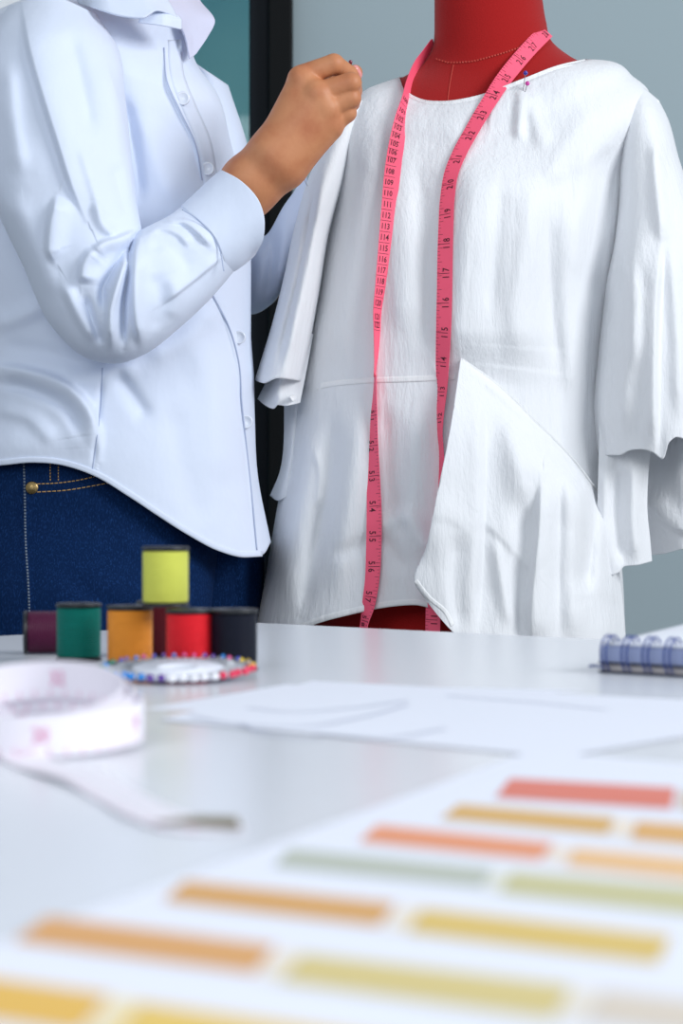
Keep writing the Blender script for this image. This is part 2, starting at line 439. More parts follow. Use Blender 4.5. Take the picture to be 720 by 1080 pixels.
BF = [([(552, 92), (549, 110), (546, 150)], 5, 6, .007), ([(556, 92), (562, 120), (575, 160)], 8, 10, .004),
      ([(512, 150), (500, 230), (490, 310), (485, 380), (482, 400)], 26, 90, .020),
      ([(395, 150), (372, 240), (350, 340), (338, 400)], 16, 24, .010), ([(360, 180), (345, 260), (330, 350)], 8, 10, -.006),
      ([(420, 180), (418, 260), (425, 360)], 14, 24, .005), ([(440, 150), (445, 240), (450, 380)], 12, 12, -.005), ([(620, 150), (612, 220), (604, 300)], 10, 12, .006), ([(470, 130), (520, 135), (570, 125)], 9, 12, -.003), ([(630, 110), (600, 150), (575, 200)], 12, 12, .004),
      ([(560, 180), (556, 260), (545, 330), (548, 390)], 14, 20, .008), ([(600, 190), (598, 260), (600, 340), (608, 440)], 12, 18, .010),
      ([(650, 150), (642, 200), (632, 260), (628, 330)], 14, 10, -.016),
      ([(575, 210), (578, 300), (590, 400)], 9, 9, -.005), ([(530, 180), (522, 260), (515, 340)], 9, 9, -.004),
      ([(330, 440), (318, 520), (305, 600), (300, 650)], 8, 14, .012), ([(316, 470), (302, 540), (290, 610)], 6, 8, -.008), ([(340, 520), (330, 590), (318, 650)], 7, 9, -.007), ([(352, 430), (345, 520), (330, 600)], 9, 9, -.006),
      ([(378, 420), (372, 500), (362, 570), (352, 640)], 12, 14, .007), ([(405, 420), (410, 520), (420, 570)], 14, 10, -.005),
      ([(395, 560), (425, 545), (455, 590)], 10, 10, .005), ([(440, 420), (438, 500), (430, 600)], 14, 18, .006),
      ([(330, 470), (338, 500), (334, 540)], 4, 5, .003), ([(345, 590), (400, 570), (430, 610)], 9, 9, -.004)]
BN = [(22, 80, .0045, 3), (8, 60, .0012, 5)]
body = tube('body_panel', BR, M['blouse'], bl, BF, nu=330, nv=360, e=.72, nz=BN)
bb = bvh(body)
drape('neck_binding', bb, [(421.5, 83), (428, 97.5), (443, 106), (465, 108.5), (500, 103.5), (550, 85.5), (590, 70.5), (617, 64.5)], .0035, M['hem'], bl, .0007, n=140, thick=.0008, dflt=1.88)
drape('waist_seam', bb, [(307, 421), (320, 413), (340, 407), (380, 402), (430, 400), (480, 398)], .0055, M['hem'], bl, .0005, n=110, thick=.0007, dflt=1.84)
drape('front_hem', bb, [(296, 671), (330, 656), (370, 645), (410, 637), (436, 635), (458, 639)], .0055, M['hem'], bl, .0005, n=110, thick=.0008, dflt=1.81)
drape('shoulder_seam', bb, [(694, 106), (675, 122), (660, 140), (656, 170), (656, 210)], .003, M['hem'], bl, .0005, n=60, thick=.0006, dflt=1.93)

def dd(x, y, off, dflt=1.86): return (hit(bb, x, y) or dflt)-off
# front flap: the gathered peplum panel hanging forward from the diagonal seam
seam = [(486, 378), (520, 402), (560, 440), (600, 480), (632, 522), (646, 540)]
r0 = [(500, 384, dd(500, 384, -.02))]+[(x, y, dd(x, y, .004)) for x, y in seam]
r1 = [(492, 440, 1.815), (477, 440, 1.788), (515, 450, 1.79), (555, 480, 1.795), (598, 510, 1.81), (632, 550, 1.835), (648, 565, 1.87)]
r2 = [(480, 520, 1.81), (462, 518, 1.775), (505, 525, 1.775), (550, 540, 1.785), (597, 560, 1.80), (634, 590, 1.83), (652, 600, 1.87)]
r3 = [(470, 580, 1.81), (450, 576, 1.770), (498, 585, 1.768), (548, 595, 1.78), (598, 610, 1.795), (638, 630, 1.83), (657, 640, 1.87)]
r4 = [(462, 618, 1.81), (437, 611, 1.768), (480, 640, 1.765), (545, 650, 1.775), (600, 660, 1.79), (640, 668, 1.825), (659, 670, 1.87)]
r5 = [(468, 642, 1.815), (446, 628, 1.772), (479, 668, 1.765), (545, 700, 1.775), (600, 704, 1.79), (642, 706, 1.825), (661, 706, 1.87)]
FF = [([(490, 388), (520, 411), (560, 449), (600, 489), (627, 527)], 4, 4, .0022), ([(512, 400), (514, 480), (512, 560), (505, 680)], 7, 26, -.011), ([(572, 500), (568, 570), (562, 630), (560, 696)], 4, 24, .012), ([(556, 510), (550, 590), (546, 690)], 12, 9, -.009),
      ([(478, 400), (470, 470), (460, 540), (448, 600)], 10, 24, .006), ([(484, 560), (478, 610), (486, 670)], 7, 12, -.005),
      ([(628, 510), (624, 560), (616, 630)], 12, 8, -.014), ([(600, 480), (604, 560), (606, 690)], 9, 14, .008), ([(590, 500), (588, 580), (588, 690)], 8, 6, -.005),
      ([(508, 545), (534, 570), (566, 606)], 6, 20, .0030), ([(450, 540), (475, 545), (500, 566)], 7, 16, .0015), ([(520, 560), (528, 610), (542, 670)], 8, 6, .005), ([(535, 440), (545, 490), (560, 560)], 12, 10, .004)]
flap = sheet('front_flap', [r0, r1, r2, r3, r4, r5], M['blouse'], bl, FF, nu=280, nv=300, nz=[(16, 60, .003, 12), (7, 26, .0010, 4)])
bf = bvh(flap)
drape('flap_seam', bf, [(486, 381), (520, 405), (560, 443), (600, 483), (630, 522)], .006, M['hem'], bl, .0004, n=110, thick=.0006, dflt=1.85)
drape('flap_hem', bf, [(438, 612), (452, 630), (470, 646), (477, 660)], .004, M['hem'], bl, .0004, n=60, thick=.0007, dflt=1.77)

# right-hand sleeve of the picture: outer flutter, inner ruffle, back ruffle
RS = [([(650, 84), (676, 92), (694, 106)], 1.95, .03, .05), ([(650, 112), (675, 110), (703, 124)], 1.95, .06, .06),
      ([(652, 170), (716, 170)], 1.94, .075, .075), ([(650, 235), (738, 235)], 1.93, .082, .08), ([(638, 305), (758, 305)], 1.925, .088, .085),
      ([(629, 380), (778, 380)], 1.92, .095, .09), ([(624, 430), (790, 430)], 1.92, .10, .09),
      ([(628, 477), (640, 480), (653, 480), (664, 475), (676, 474), (688, 477), (698, 484), (706, 466), (713, 461), (740, 470), (796, 462)], 1.92, .105, .095)]
RF = [([(660, 190), (652, 235), (657, 270), (668, 320), (668, 400)], 6, 10, .008), ([(656, 220), (646, 260), (640, 320)], 5, 8, .007), ([(690, 140), (693, 200), (700, 260)], 7, 9, .008), ([(672, 220), (668, 300), (660, 380), (655, 470)], 8, 14, .010),
      ([(696, 250), (690, 340), (689, 430), (689, 482)], 14, 4, .014), ([(706, 250), (714, 350), (716, 450)], 8, 8, .007), ([(640, 330), (634, 400), (640, 470)], 8, 8, .007), ([(655, 170), (655, 250), (642, 320)], 4, 6, -.006)]
tube('sleeve', RS, M['blouse'], bl, RF, nu=200, nv=220, e=.75, nz=[(14, 70, .004, 21), (7, 30, .0012, 22)])
sheet('sleeve_ruffle', [[(632, 440, 1.865), (650, 440, 1.86), (690, 440, 1.87)], [(631, 490, 1.862), (655, 490, 1.855), (684, 490, 1.866)],
      [(630, 530, 1.858), (655, 535, 1.85), (682, 532, 1.862)], [(626, 570, 1.855), (650, 575, 1.845), (685, 568, 1.86)],
      [(621, 604, 1.855), (634, 607, 1.85), (653, 603, 1.847), (657, 598, 1.85), (672, 596, 1.85), (687, 592, 1.86)]],
      M['blouse'], bl, [([(652, 480), (650, 540), (655, 600)], 6, 8, -.010), ([(668, 480), (668, 540), (672, 596)], 6, 8, .007), ([(638, 490), (636, 550), (632, 604)], 5, 6, .005)], nu=120, nv=120, nz=[(9, 50, .003, 31)])
sheet('sleeve_ruffle', [[(672, 430, 1.93), (720, 420, 1.92), (800, 420, 1.94)], [(676, 500, 1.93), (725, 500, 1.91), (812, 490, 1.94)],
      [(680, 545, 1.93), (725, 555, 1.90), (820, 540, 1.94)], [(684, 586, 1.93), (700, 584, 1.92), (722, 579, 1.90), (780, 585, 1.92), (828, 575, 1.95)]],
      M['blouse'], bl, [([(676, 520), (700, 548), (745, 566)], 5, 16, .007), ([(715, 450), (718, 500), (740, 540)], 14, 14, .006)], nu=120, nv=120, nz=[(14, 60, .003, 33)])
# left-hand sleeve of the picture, with its second and third ruffle
LS = [([(362, 118), (384, 104)], 1.93, .03, .04), ([(344, 150), (372, 150)], 1.92, .045, .05), ([(327, 185), (362, 190)], 1.91, .055, .055), ([(311, 240), (347, 245)], 1.905, .06, .06),
      ([(298, 300), (336, 310)], 1.90, .065, .065), ([(285, 350), (326, 365)], 1.90, .068, .07), ([(269, 401), (278, 404), (292, 399), (318, 402)], 1.90, .07, .07)]
tube('sleeve', LS, M['blouse'], bl, [([(345, 170), (325, 260), (300, 390)], 5, 8, .008), ([(335, 190), (318, 280), (290, 395)], 4, 6, -.008)], nu=100, nv=120, nz=[(7, 50, .003, 41)])
sheet('sleeve_ruffle', [[(296, 350, 1.90), (318, 350, 1.865), (330, 352, 1.88)], [(284, 395, 1.90), (300, 395, 1.86), (322, 395, 1.875)],
      [(272, 421, 1.90), (279, 427, 1.88), (288, 431, 1.865), (293, 427, 1.86), (300, 428, 1.86), (316, 425, 1.87)]], M['blouse'], bl,
      [([(300, 360), (290, 430)], 4, 6, .006)], nu=80, nv=80, nz=[(5, 40, .002, 43)])
sheet('sleeve_ruffle', [[(300, 380, 1.93), (320, 380, 1.91), (334, 380, 1.93)], [(300, 440, 1.93), (312, 440, 1.905), (326, 440, 1.92)],
      [(296, 495, 1.93), (305, 495, 1.90), (318, 490, 1.92)], [(285, 523, 1.93), (293, 528, 1.91), (305, 522, 1.90), (314, 518, 1.92)]], M['blouse'], bl, nu=60, nv=90, nz=[(5, 40, .002, 45)])

# ---------------------------------------------------------------- measuring tapes
_tc = {}
def glyphs(txt):
    if txt in _tc: return _tc[txt]
    c = bpy.data.curves.new('t', 'FONT'); c.body = txt; c.align_x = 'CENTER'; c.align_y = 'CENTER'; c.size = 1; c.resolution_u = 2; c.offset = .012
    o = bpy.data.objects.new('t', c); COL.objects.link(o)
    bpy.context.view_layer.update()
    dg = bpy.context.evaluated_depsgraph_get(); me = o.evaluated_get(dg).to_mesh()
    v = np.array([tuple(p.co)[:2] for p in me.vertices]); f = [tuple(p.vertices) for p in me.polygons]
    v = v-(v.min(0)+v.max(0))/2
    o.evaluated_get(dg).to_mesh_clear(); bpy.data.objects.remove(o); bpy.data.curves.remove(c)
    _tc[txt] = (v, f); return _tc[txt]

class Ribbon:
    def __init__(s, C, Wv, hw):     # world centre points, unit width vectors
        s.C = np.array(C); s.W = np.array(Wv); s.hw = hw
        s.L = np.concatenate([[0], np.cumsum(np.linalg.norm(np.diff(s.C, axis=0), axis=1))])
        tg = np.gradient(s.C, axis=0); tg /= np.linalg.norm(tg, axis=1)[:, None]
        s.N = np.cross(tg, s.W); s.N /= np.linalg.norm(s.N, axis=1)[:, None]
        s.v, s.f, s.m = [], [], []
    def at(s, l, t, h):
        g = lambda A: np.stack([np.interp(l, s.L, A[:, k]) for k in range(3)], -1)
        return g(s.C)+g(s.W)*np.asarray(t)[..., None]*s.hw+g(s.N)*np.asarray(h)[..., None]
    def base(s, th=.0005, m=0):
        n = len(s.L)
        for side in (1, -1):
            k = len(s.v)
            for t in (-1, -.33, .33, 1): s.v += list(s.C+s.W*t*s.hw+s.N*side*th/2)
            for j in range(3):
                for i in range(n-1):
                    q = (k+j*n+i, k+j*n+i+1, k+(j+1)*n+i+1, k+(j+1)*n+i)
                    s.f.append(q if side < 0 else q[::-1]); s.m.append(m)
        for t0 in (0, 3):
            for i in range(n-1): s.f.append((t0*n+i, t0*n+i+1, 4*n+t0*n+i+1, 4*n+t0*n+i)); s.m.append(m)
    def put(s, l, t, v, f, m=1, h=.0004):
        k = len(s.v); s.v += list(s.at(np.array(l), np.array(t), np.full(len(l), h))); s.f += [tuple(i+k for i in q) for q in f]; s.m += [m]*len(f)
    def tick(s, l, t0, t1, w=.0003, m=1, h=.0004):
        s.put([l-w, l+w, l+w, l-w], [t0, t0, t1, t1], None, [(0, 1, 2, 3)], m, h)
    def text(s, txt, l, t, size, rot, m=1, h=.0004):
        v, f = glyphs(txt); x, y = v[:, 0]*size, v[:, 1]*size; c, q = math.cos(rot), math.sin(rot)
        a = x*c-y*q; b = x*q+y*c            # a across, b along (towards smaller length = up)
        s.put(l+b, t+a/s.hw, None, f, m, h)
    def build(s, name, mats, parent=None): return pymesh(name, s.v, s.f, mats, parent, smooth=False, fm=s.m)

# pink tape: one ribbon, from the low end on the picture's left, round the back of the neck, down the right
def surf(x, y, off=.004):
    d = min(hit(bb, x, y) or 9, hit(bm_, x, y) or 9)
    return (1.945 if d > 2.0 else d)-off
left = [(382, 672, 11), (383.5, 660, 8), (388, 640, 13), (392.5, 610, 15), (394, 580, 16), (394.4, 540, 15.5), (393.5, 500, 13.5), (393, 467, 11), (393.8, 437, 7.5), (395, 410, 3.5), (395.6, 392, 2.5),
        (397.5, 372, 6), (398.5, 350, 9), (399, 330, 11), (403, 300, 14.5), (407, 262, 16.5), (410.5, 220, 17), (414, 180, 17), (419, 148, 16.5), (424, 125, 15), (428.5, 107, 11), (433, 88, 10), (441, 68, 9), (449, 56, 8), (455, 47, 7)]
right = [(576, 33, 17), (560, 49, 17), (545, 66, 17), (530, 85, 16.5), (517, 105, 15.5), (507, 121, 15), (496, 140, 14.5), (485, 160, 14.5), (476, 182, 14.5), (471.5, 210, 15), (470, 240, 15.5), (469, 280, 16), (468.5, 313, 16), (467.5, 350, 15.5), (466.3, 385, 13.5),
         (465.8, 410, 11), (463.5, 436, 9), (463, 455, 7), (464.5, 475, 6), (465, 500, 8), (462, 560, 12), (457, 625, 15), (456.5, 650, 15.5), (456, 685, 15.5)]
def strand(pts, off):
    A = np.array(pts, float); q = np.linspace(0, 1, 220); R = herm(cum(A), A, q)
    d = np.array([surf(x, y, off) for x, y in R[:, :2]])
    lo_ = R[:, 1] > 632
    d[lo_] = d[(R[:, 1] > 600) & ~lo_].min()
    for _ in range(60):                     # the tape hangs straighter than the cloth behind it
        d2 = d.copy(); d2[1:-1] = (d[:-2]+d[1:-1]+d[2:])/3; d = np.minimum(d2, d)
    C = W(R[:, 0], R[:, 1], d); tg = np.gradient(C, axis=0); tg /= np.linalg.norm(tg, axis=1)[:, None]
    view = C-np.array([0, 0, CZ]); view /= np.linalg.norm(view, axis=1)[:, None]
    side = np.cross(tg, view); side /= np.linalg.norm(side, axis=1)[:, None]
    deep = np.cross(side, tg)
    full = .0152*F/d; cs = np.clip(R[:, 2]/full, .05, .995); sg = np.sqrt(1-cs**2)
    return C, side, deep, cs, sg, R
HWD = .0076
Cl, sl, de, cs, sg, Rl = strand(left, .0045)
flip = np.where(Rl[:, 1] > 397, 1.0, -1.0)
# width vector turns through edge-on at the twist
Wl = sl*cs[:, None]+de*(sg*flip)[:, None]
if sl[0][0] < 0: Wl = -Wl
Cr, sr, der, csr, sgr, Rr = strand(right, .0045)
Wr = sr*csr[:, None]-der*sgr[:, None]
if Wr[60][0] > 0: Wr = -Wr
Wl = np.where((Wl[:, :1] < 0), -Wl, Wl)     # left strand: width points to the picture's right
A0, A1 = Cl[-1], Cr[0]
arc = []; wa = []
nb = 40
for i in range(1, nb):
    t = i/nb; an = math.pi*(1-t)+0
    cx, cy = .139, 1.95
    p = np.array([.144-.062*math.cos(math.pi*t), 1.945+.066*math.sin(math.pi*t), 0.0])
    base = A0*(1-t)+A1*t
    p[2] = base[2]+.012*math.sin(math.pi*t)
    e_ = min(1, min(t, 1-t)/.15); p[0] = base[0]*(1-e_)+p[0]*e_; p[1] = base[1]*(1-e_)+p[1]*e_
    arc.append(p); k = min(1, min(t, 1-t)/.25); z = np.array([0, .35, 1.0])*k
    w0 = Wl[-1]*(1-t)+(-1)*Wr[0]*0; wv_ = (Wl[-1]*(1-k) if t < .5 else Wr[0]*(1-k))+z*(-1 if Wl[-1][2] < -9 else 1)*k
    wa.append(wv_/np.linalg.norm(wv_))
LB = Ribbon(np.concatenate([Cl, arc, Cr]), np.concatenate([Wl, wa, Wr]), HWD)
# orientation bookkeeping: normals must face the camera on both strands
NL = len(Cl); lens = LB.L
def sgn_at(i): return 1.0 if np.dot(LB.N[i], np.array([0, 0, CZ])-LB.C[i]) > 0 else -1.0
LB.base()
def l_at(R, off, x, y):
    k = np.argmin((R[:, 0]-x)**2+(R[:, 1]-y)**2); return lens[off+k], off+k
def mark(i): return sgn_at(i)*.0005
OR = NL+len(arc)
# left strand upper: centimetre figures 100..120, upright
ys = {100: 108, 101: 118, 102: 126.5, 103: 135, 104: 143.5, 105: 152.5, 106: 161, 107: 170.5, 108: 181, 109: 192, 110: 204, 111: 216, 112: 227.5, 113: 239, 114: 250, 115: 262, 116: 274, 117: 286, 118: 297.5, 119: 309, 120: 321, 121: 333, 122: 344}
def across(i): return 1.0 if LB.W[i][0] > 0 else -1.0
for nmb, y in ys.items():
    l, i = l_at(Rl, 0, 410, y) if False else (None, None)
    k = np.argmin(abs(Rl[:, 1]-y)); l = lens[k]; a = across(k)
    up = 1.0     # length grows upwards on the left strand
    v, f = glyphs(str(nmb)); sx, sy = .0062, .0078
    LB.put(l+v[:, 1]*sy, a*(-.28)+a*v[:, 0]*sx/HWD*.92, None, f, 1, mark(k))
    k2 = np.argmin(abs(Rl[:, 1]-(y+5.5))); LB.tick(lens[k2], a*-.98, a*.35, .00018, 1, mark(k2))
for mm in range(0, 26*8):
    pass
# left strand lower: inch figures 51..58 turned to read downwards
yi = {51: 437, 52: 470, 53: 502, 54: 534, 55: 565, 56: 597, 57: 628, 58: 656}
def inchfig(R, off, x, y, num, rotdown, side, hot=True):
    k = np.argmin((R[:, 0]-x)**2+(R[:, 1]-y)**2)+off; l = lens[k]; a = across(k); h = mark(k)
    grow = 1.0 if off == 0 else -1.0        # +1 when length grows upwards in the picture
    for dg, sg_ in zip(str(num), (1, -1) if rotdown else (-1, 1)):
        v, f = glyphs(dg); gx, gy = v[:, 0]*.0072, v[:, 1]*.0092
        if rotdown: ax_, up_ = gy, -gx      # top of the figure to the right
        else: ax_, up_ = -gy, gx            # top of the figure to the left
        LB.put(l+grow*(up_+sg_*.0034), a*(side*.18)+a*ax_/HWD, None, f, 1, h)
    LB.tick(l, a*side*-.95, a*side*.62, .00022, 1, h)
def ticks(R, off, y0, y1, side, step=.0254/8):
    ks = np.where((R[:, 1] > y0) & (R[:, 1] < y1))[0]+off; la, lb = lens[ks[0]], lens[ks[-1]]
    n_ = 0; l = min(la, lb)
    while l < max(la, lb):
        i = int(np.clip(np.searchsorted(lens, l), 0, len(lens)-1)); a = across(i)
        LB.tick(l, a*side*-.97, a*side*(-.97+(.62 if n_ % 4 == 0 else .38 if n_ % 2 == 0 else .28)), .00014, 1, mark(i)); l += step; n_ += 1
for nmb, y in yi.items(): inchfig(Rl, 0, np.interp(y, Rl[::-1, 1], Rl[::-1, 0]), y, nmb, True, -1)
ticks(Rl, 0, 425, 668, -1)
for nmb, (x, y) in {28: (573, 36), 27: (561, 48), 26: (548, 63), 25: (533, 81), 24: (519, 101), 23: (506, 122), 22: (494, 144), 21: (481, 168), 20: (473, 196), 19: (471, 227), 18: (470, 258), 17: (469, 290),
                    16: (469, 320), 15: (468, 351), 14: (467, 383), 13: (466, 413), 12: (463, 441), 11: (456.5, 655)}.items():
    inchfig(Rr, OR, x, y, nmb, False, 1)
ticks(Rr, OR, 34, 495, 1); ticks(Rr, OR, 640, 672, 1)
pt = LB.build('measuring_tape', [M['pink'], M['ink']])
tag(pt, 'pink tape measure with dark numbers draped round the mannequin neck over the blouse', 'tape measure')

# ---------------------------------------------------------------- person
pe = empty('person', (-.24, 1.88, 0), 'person in pale blue-white shirt and dark blue jeans pinning the blouse shoulder', 'person')
# hand: round cones in (px, py, depth) coordinates
def c3(x, y, d): return W(x, y, d)
def rc(p, q, ra, rb, k=.004, *a): return (c3(*p), c3(*q), ra, rb, k, *a)
def hand(off=(0, 0, 0), mir=1.0, pv=1.725):
    def q(x, y, d): return (x+off[0], y+off[1], pv+(d-pv)*mir+off[2])
    A = []
    # forearm and wrist
    A += [rc(q(*((230, 216, 1.745) if mir < 0 else (218, 246, 1.745))), q(262, 193, 1.735), .024, .0225, .01), rc(q(262, 192, 1.735), q(286, 167, 1.728), .0225, .0215, .012), rc(q(266, 204, 1.742), q(292, 176, 1.738), .0185, .02, .014)]
    # palm: metacarpals
    A += [rc(q(286, 158, 1.726), q(318, 86, 1.722), .0155, .0118, .014), rc(q(292, 164, 1.724), q(334, 101, 1.716), .0165, .0122, .014),
          rc(q(298, 170, 1.727), q(343, 117, 1.718), .0165, .012, .014), rc(q(302, 174, 1.733), q(348, 134, 1.726), .0165, .0115, .014)]
    A += [rc(q(305, 150, 1.745), q(335, 118, 1.742), .018, .015, .016)]
    # knuckle heads
    A += [rc(q(317, 82, 1.7185), q(320, 81, 1.7185), .0100, .0095, .006), rc(q(335, 98, 1.7125), q(337, 98, 1.7125), .0095, .009, .006), rc(q(344.5, 114, 1.7145), q(346, 114, 1.7145), .009, .0085, .006), rc(q(349, 131, 1.723), q(350, 130, 1.723), .0085, .008, .006)]
    kf = .0016
    # index
    A += [rc(q(320, 80, 1.722), q(352, 67.5, 1.719), .0100, .0088, kf), rc(q(352, 67.5, 1.719), q(368, 78, 1.738), .0086, .0076, kf), rc(q(368, 78, 1.738), q(373, 82, 1.755), .0074, .0062, kf)]
    # middle
    A += [rc(q(338, 98, 1.716), q(370, 87.5, 1.713), .0100, .0092, kf), rc(q(370, 87.5, 1.713), q(373, 96, 1.735), .0090, .0076, kf), rc(q(371, 97, 1.735), q(364, 99, 1.755), .0074, .0062, kf)]
    # ring
    A += [rc(q(346, 114, 1.718), q(370, 103.5, 1.717), .0098, .0088, kf), rc(q(370, 103.5, 1.717), q(371, 109, 1.738), .0086, .0072, kf), rc(q(367, 111, 1.738), q(358, 111, 1.753), .007, .006, kf)]
    # little
    A += [rc(q(351, 130, 1.726), q(366, 119, 1.724), .0092, .0082, kf), rc(q(366, 119, 1.724), q(365, 123, 1.742), .0080, .0065, kf), rc(q(361, 125, 1.742), q(352, 125, 1.754), .0064, .0055, kf)]
    # thumb, leaving the side of the palm and closing on the index finger from behind
    A += [rc(q(296, 150, 1.745), q(330, 108, 1.772), .015, .0115, .010), rc(q(330, 108, 1.772), q(354, 90, 1.772), .0108, .0095, .003), rc(q(354, 90, 1.772), q(374, 76.5, 1.755), .0092, .0070, .003)]
    return A
V1, F1 = sdf_mesh(hand(), .0012)
V2, F2 = sdf_mesh(hand((50, 62, .335), -1.0), .0022)
def smoothv(V, Fq, it=2, lam=.5):
    n = len(V)
    e = np.concatenate([Fq[:, [0, 1]], Fq[:, [1, 2]], Fq[:, [2, 3]], Fq[:, [3, 0]]]); e = np.concatenate([e, e[:, ::-1]])
    for _ in range(it):
        s = np.zeros_like(V); np.add.at(s, e[:, 0], V[e[:, 1]]); c = np.bincount(e[:, 0], minlength=n)[:, None]
        V = V+(s/np.maximum(c, 1)-V)*lam
    return V
V1 = smoothv(V1, F1, 2); V2 = smoothv(V2, F2, 2)
# rest of the body: head, neck, trunk, arms, legs (inside the clothes)
def bc(a, b, ra, rb, k=.03): return (np.array(a), np.array(b), ra, rb, k)
X, Y = -.205, 1.88
Bd = [bc((X-.01, Y, 1.20), (X+.0, Y, 1.34), .055, .048), bc((X+.02, Y, 1.47), (X+.035, Y, 1.40), .088, .062, .03), bc((X+.0, Y, 1.48), (X+.02, Y, 1.50), .092, .09),
      bc((X+.09, Y, 1.37), (X+.07, Y, 1.375), .026, .03, .02), bc((X+.118, Y, 1.435), (X+.104, Y, 1.47), .012, .008, .01), bc((X+.107, Y, 1.398), (X+.104, Y, 1.412), .012, .012, .01),
      bc((X+.02, Y-.085, 1.44), (X+.015, Y-.088, 1.46), .014, .018, .006), bc((X+.02, Y+.085, 1.44), (X+.015, Y+.088, 1.46), .014, .018, .006),
      bc((X, Y-.055, 1.17), (X, Y+.10, 1.17), .045, .05), bc((X-.02, Y-.02, 1.12), (X-.02, Y-.02, .98), .075, .07), bc((X-.02, Y+.05, 1.12), (X-.02, Y+.05, .98), .075, .07),
      bc((X-.03, Y-.01, .88), (X-.03, Y+.045, .88), .075, .075), bc((X-.03, Y-.03, .82), (X+.01, Y-.05, .46), .055, .04), bc((X+.02, Y-.06, .46), (X+.02, Y-.06, .09), .045, .032),
      bc((X+.05, Y+.07, .84), (X+.08, Y+.08, .46), .07, .045), bc((X+.08, Y+.08, .46), (X+.09, Y+.09, .09), .045, .032)]
near_sh, near_el = W(60, 70, 1.80), W(112, 318, 1.73)
far_sh = np.array([X+.02, Y+.12, 1.17]); far_el = W(262, 292, 1.99)
Bd += [bc(near_sh, near_el, .033, .030), bc(near_el, W(215, 246, 1.745), .028, .022), bc(far_sh, far_el, .038, .03), bc(far_el, W(280, 278, 2.02), .028, .026)]
Bd = [tuple(b) for b in Bd]
V3, F3 = sdf_mesh(Bd, .008)
V3 = smoothv(V3, F3, 2)
Va = np.concatenate([V1, V2, V3]); Fa = np.concatenate([F1, F2+len(V1), F3+len(V1)+len(V2)])
bodyo = pymesh('body', Va, Fa, M['skin'], pe)
Vh, Fh = sdf_mesh([bc((X-.01, Y, 1.495), (X-.02, Y, 1.51), .104, .102), bc((X-.07, Y, 1.47), (X-.085, Y, 1.42), .06, .05), (np.array((X+.10, Y, 1.40)), np.array((X+.16, Y, 1.50)), .095, .06, .01, 'cut')], .006)
pymesh('hair', smoothv(Vh, Fh, 2), Fh, M['hair'], pe)
for s in (-1, 1):
    v, f = lathe([(0, -.011), (.006, -.009), (.011, 0), (.006, .009), (0, .011)], 16)
    pymesh('eye', [(a+X+.094, b+Y+s*.033, c+1.453) for a, b, c in v], f, M['button'], pe)
v, f = sdf_mesh([rc((374, 73.5, 1.747), (377.5, 79, 1.750), .0042, .0038, .001)], .0008); pymesh('thumb_nail', v, f, M['nail'], pe)

# shirt
SR = [([(92, -14), (120, 0), (160, 14), (197, 29)], (1.86, 1.88), .05, .06),
      ([(30, -2), (90, 24), (150, 48), (206, 66)], (1.86, 1.88), .085, .10), ([(-25, 24), (60, 50), (150, 86), (228, 98)], (1.86, 1.88), .105, .14),
      ([(-62, 80), (60, 120), (150, 140), (242, 148)], (1.87, 1.89), .115, .15), ([(-78, 180), (100, 195), (252, 190)], (1.88, 1.89), .12, .15), ([(-76, 280), (100, 285), (264, 280)], 1.88, .12, .15),
      ([(-66, 350), (264, 350)], 1.88, .118, .145), ([(-62, 400), (267, 395)], 1.88, .118, .145), ([(-66, 440), (268, 440)], 1.88, .122, .148), ([(-72, 470), (60, 466), (170, 490), (271, 500)], 1.88, .128, .15),
      ([(-76, 500), (0, 489), (33, 486), (62, 488), (100, 500), (137, 522), (167, 542), (200, 563), (233, 580), (258, 586), (276, 585), (285, 572)], 1.88, .13, .152)]
SF = [([(-20, 386), (30, 393), (70, 408), (92, 430), (101, 455), (103, 485)], 26, 5, .013), ([(-10, 402), (35, 412), (72, 432), (90, 466)], 7, 10, -.009), ([(-10, 430), (30, 440), (60, 470)], 8, 10, .004), ([(0, 365), (50, 372), (100, 392)], 9, 9, -.004),
      ([(-10, 345), (30, 330), (60, 312)], 10, 10, .006), ([(118, 388), (138, 415), (158, 445)], 10, 9, -.006), ([(108, 395), (104, 440), (98, 495)], 3, 3, -.0025),
      ([(150, 120), (165, 170), (185, 215)], 12, 14, .004), ([(128, 95), (140, 150), (148, 220)], 5, 8, -.008), ([(60, 400), (100, 398), (150, 385)], 12, 10, .005),
      ([(200, 340), (225, 420), (235, 520)], 16, 16, .004), ([(150, 380), (190, 360), (230, 320)], 12, 12, .005), ([(180, 420), (195, 500), (215, 560)], 14, 14, -.003),
      ([(225, 300), (240, 346), (250, 383), (255, 425), (259, 471), (264, 517), (272, 580)], 1.6, 14, .003), ([(172, 55), (176, 88), (190, 120), (206, 155), (213, 190)], 2, 10, .004)]
shirt = tube('shirt', SR, M['shirt'], pe, SF, nu=300, nv=300, e=.72, nz=[(30, 40, .0025, 51), (13, 17, .0006, 52)])
bs = bvh(shirt)
drape('placket', bs, [(184, 42), (187, 80), (199, 112), (215, 150), (222, 190), (226, 230)], .0125, M['shirt'], shirt, .0010, n=90, thick=.0008, dflt=1.8, nc=5)
for pts in ([(173, 50), (176, 85), (189, 115), (206, 152), (213, 190)], [(225, 312), (242, 346), (252, 383), (255, 425), (260, 471), (265, 517), (271, 580)]):
    drape('placket_stitching', bs, pts, .0008, M['stitch_w'], shirt, .0022, n=110, thick=.0004, dflt=1.8)
drape('side_seam', bs, [(108, 388), (106, 430), (101, 470), (97, 498)], .0009, M['stitch_w'], shirt, .0008, n=60, thick=.0004)
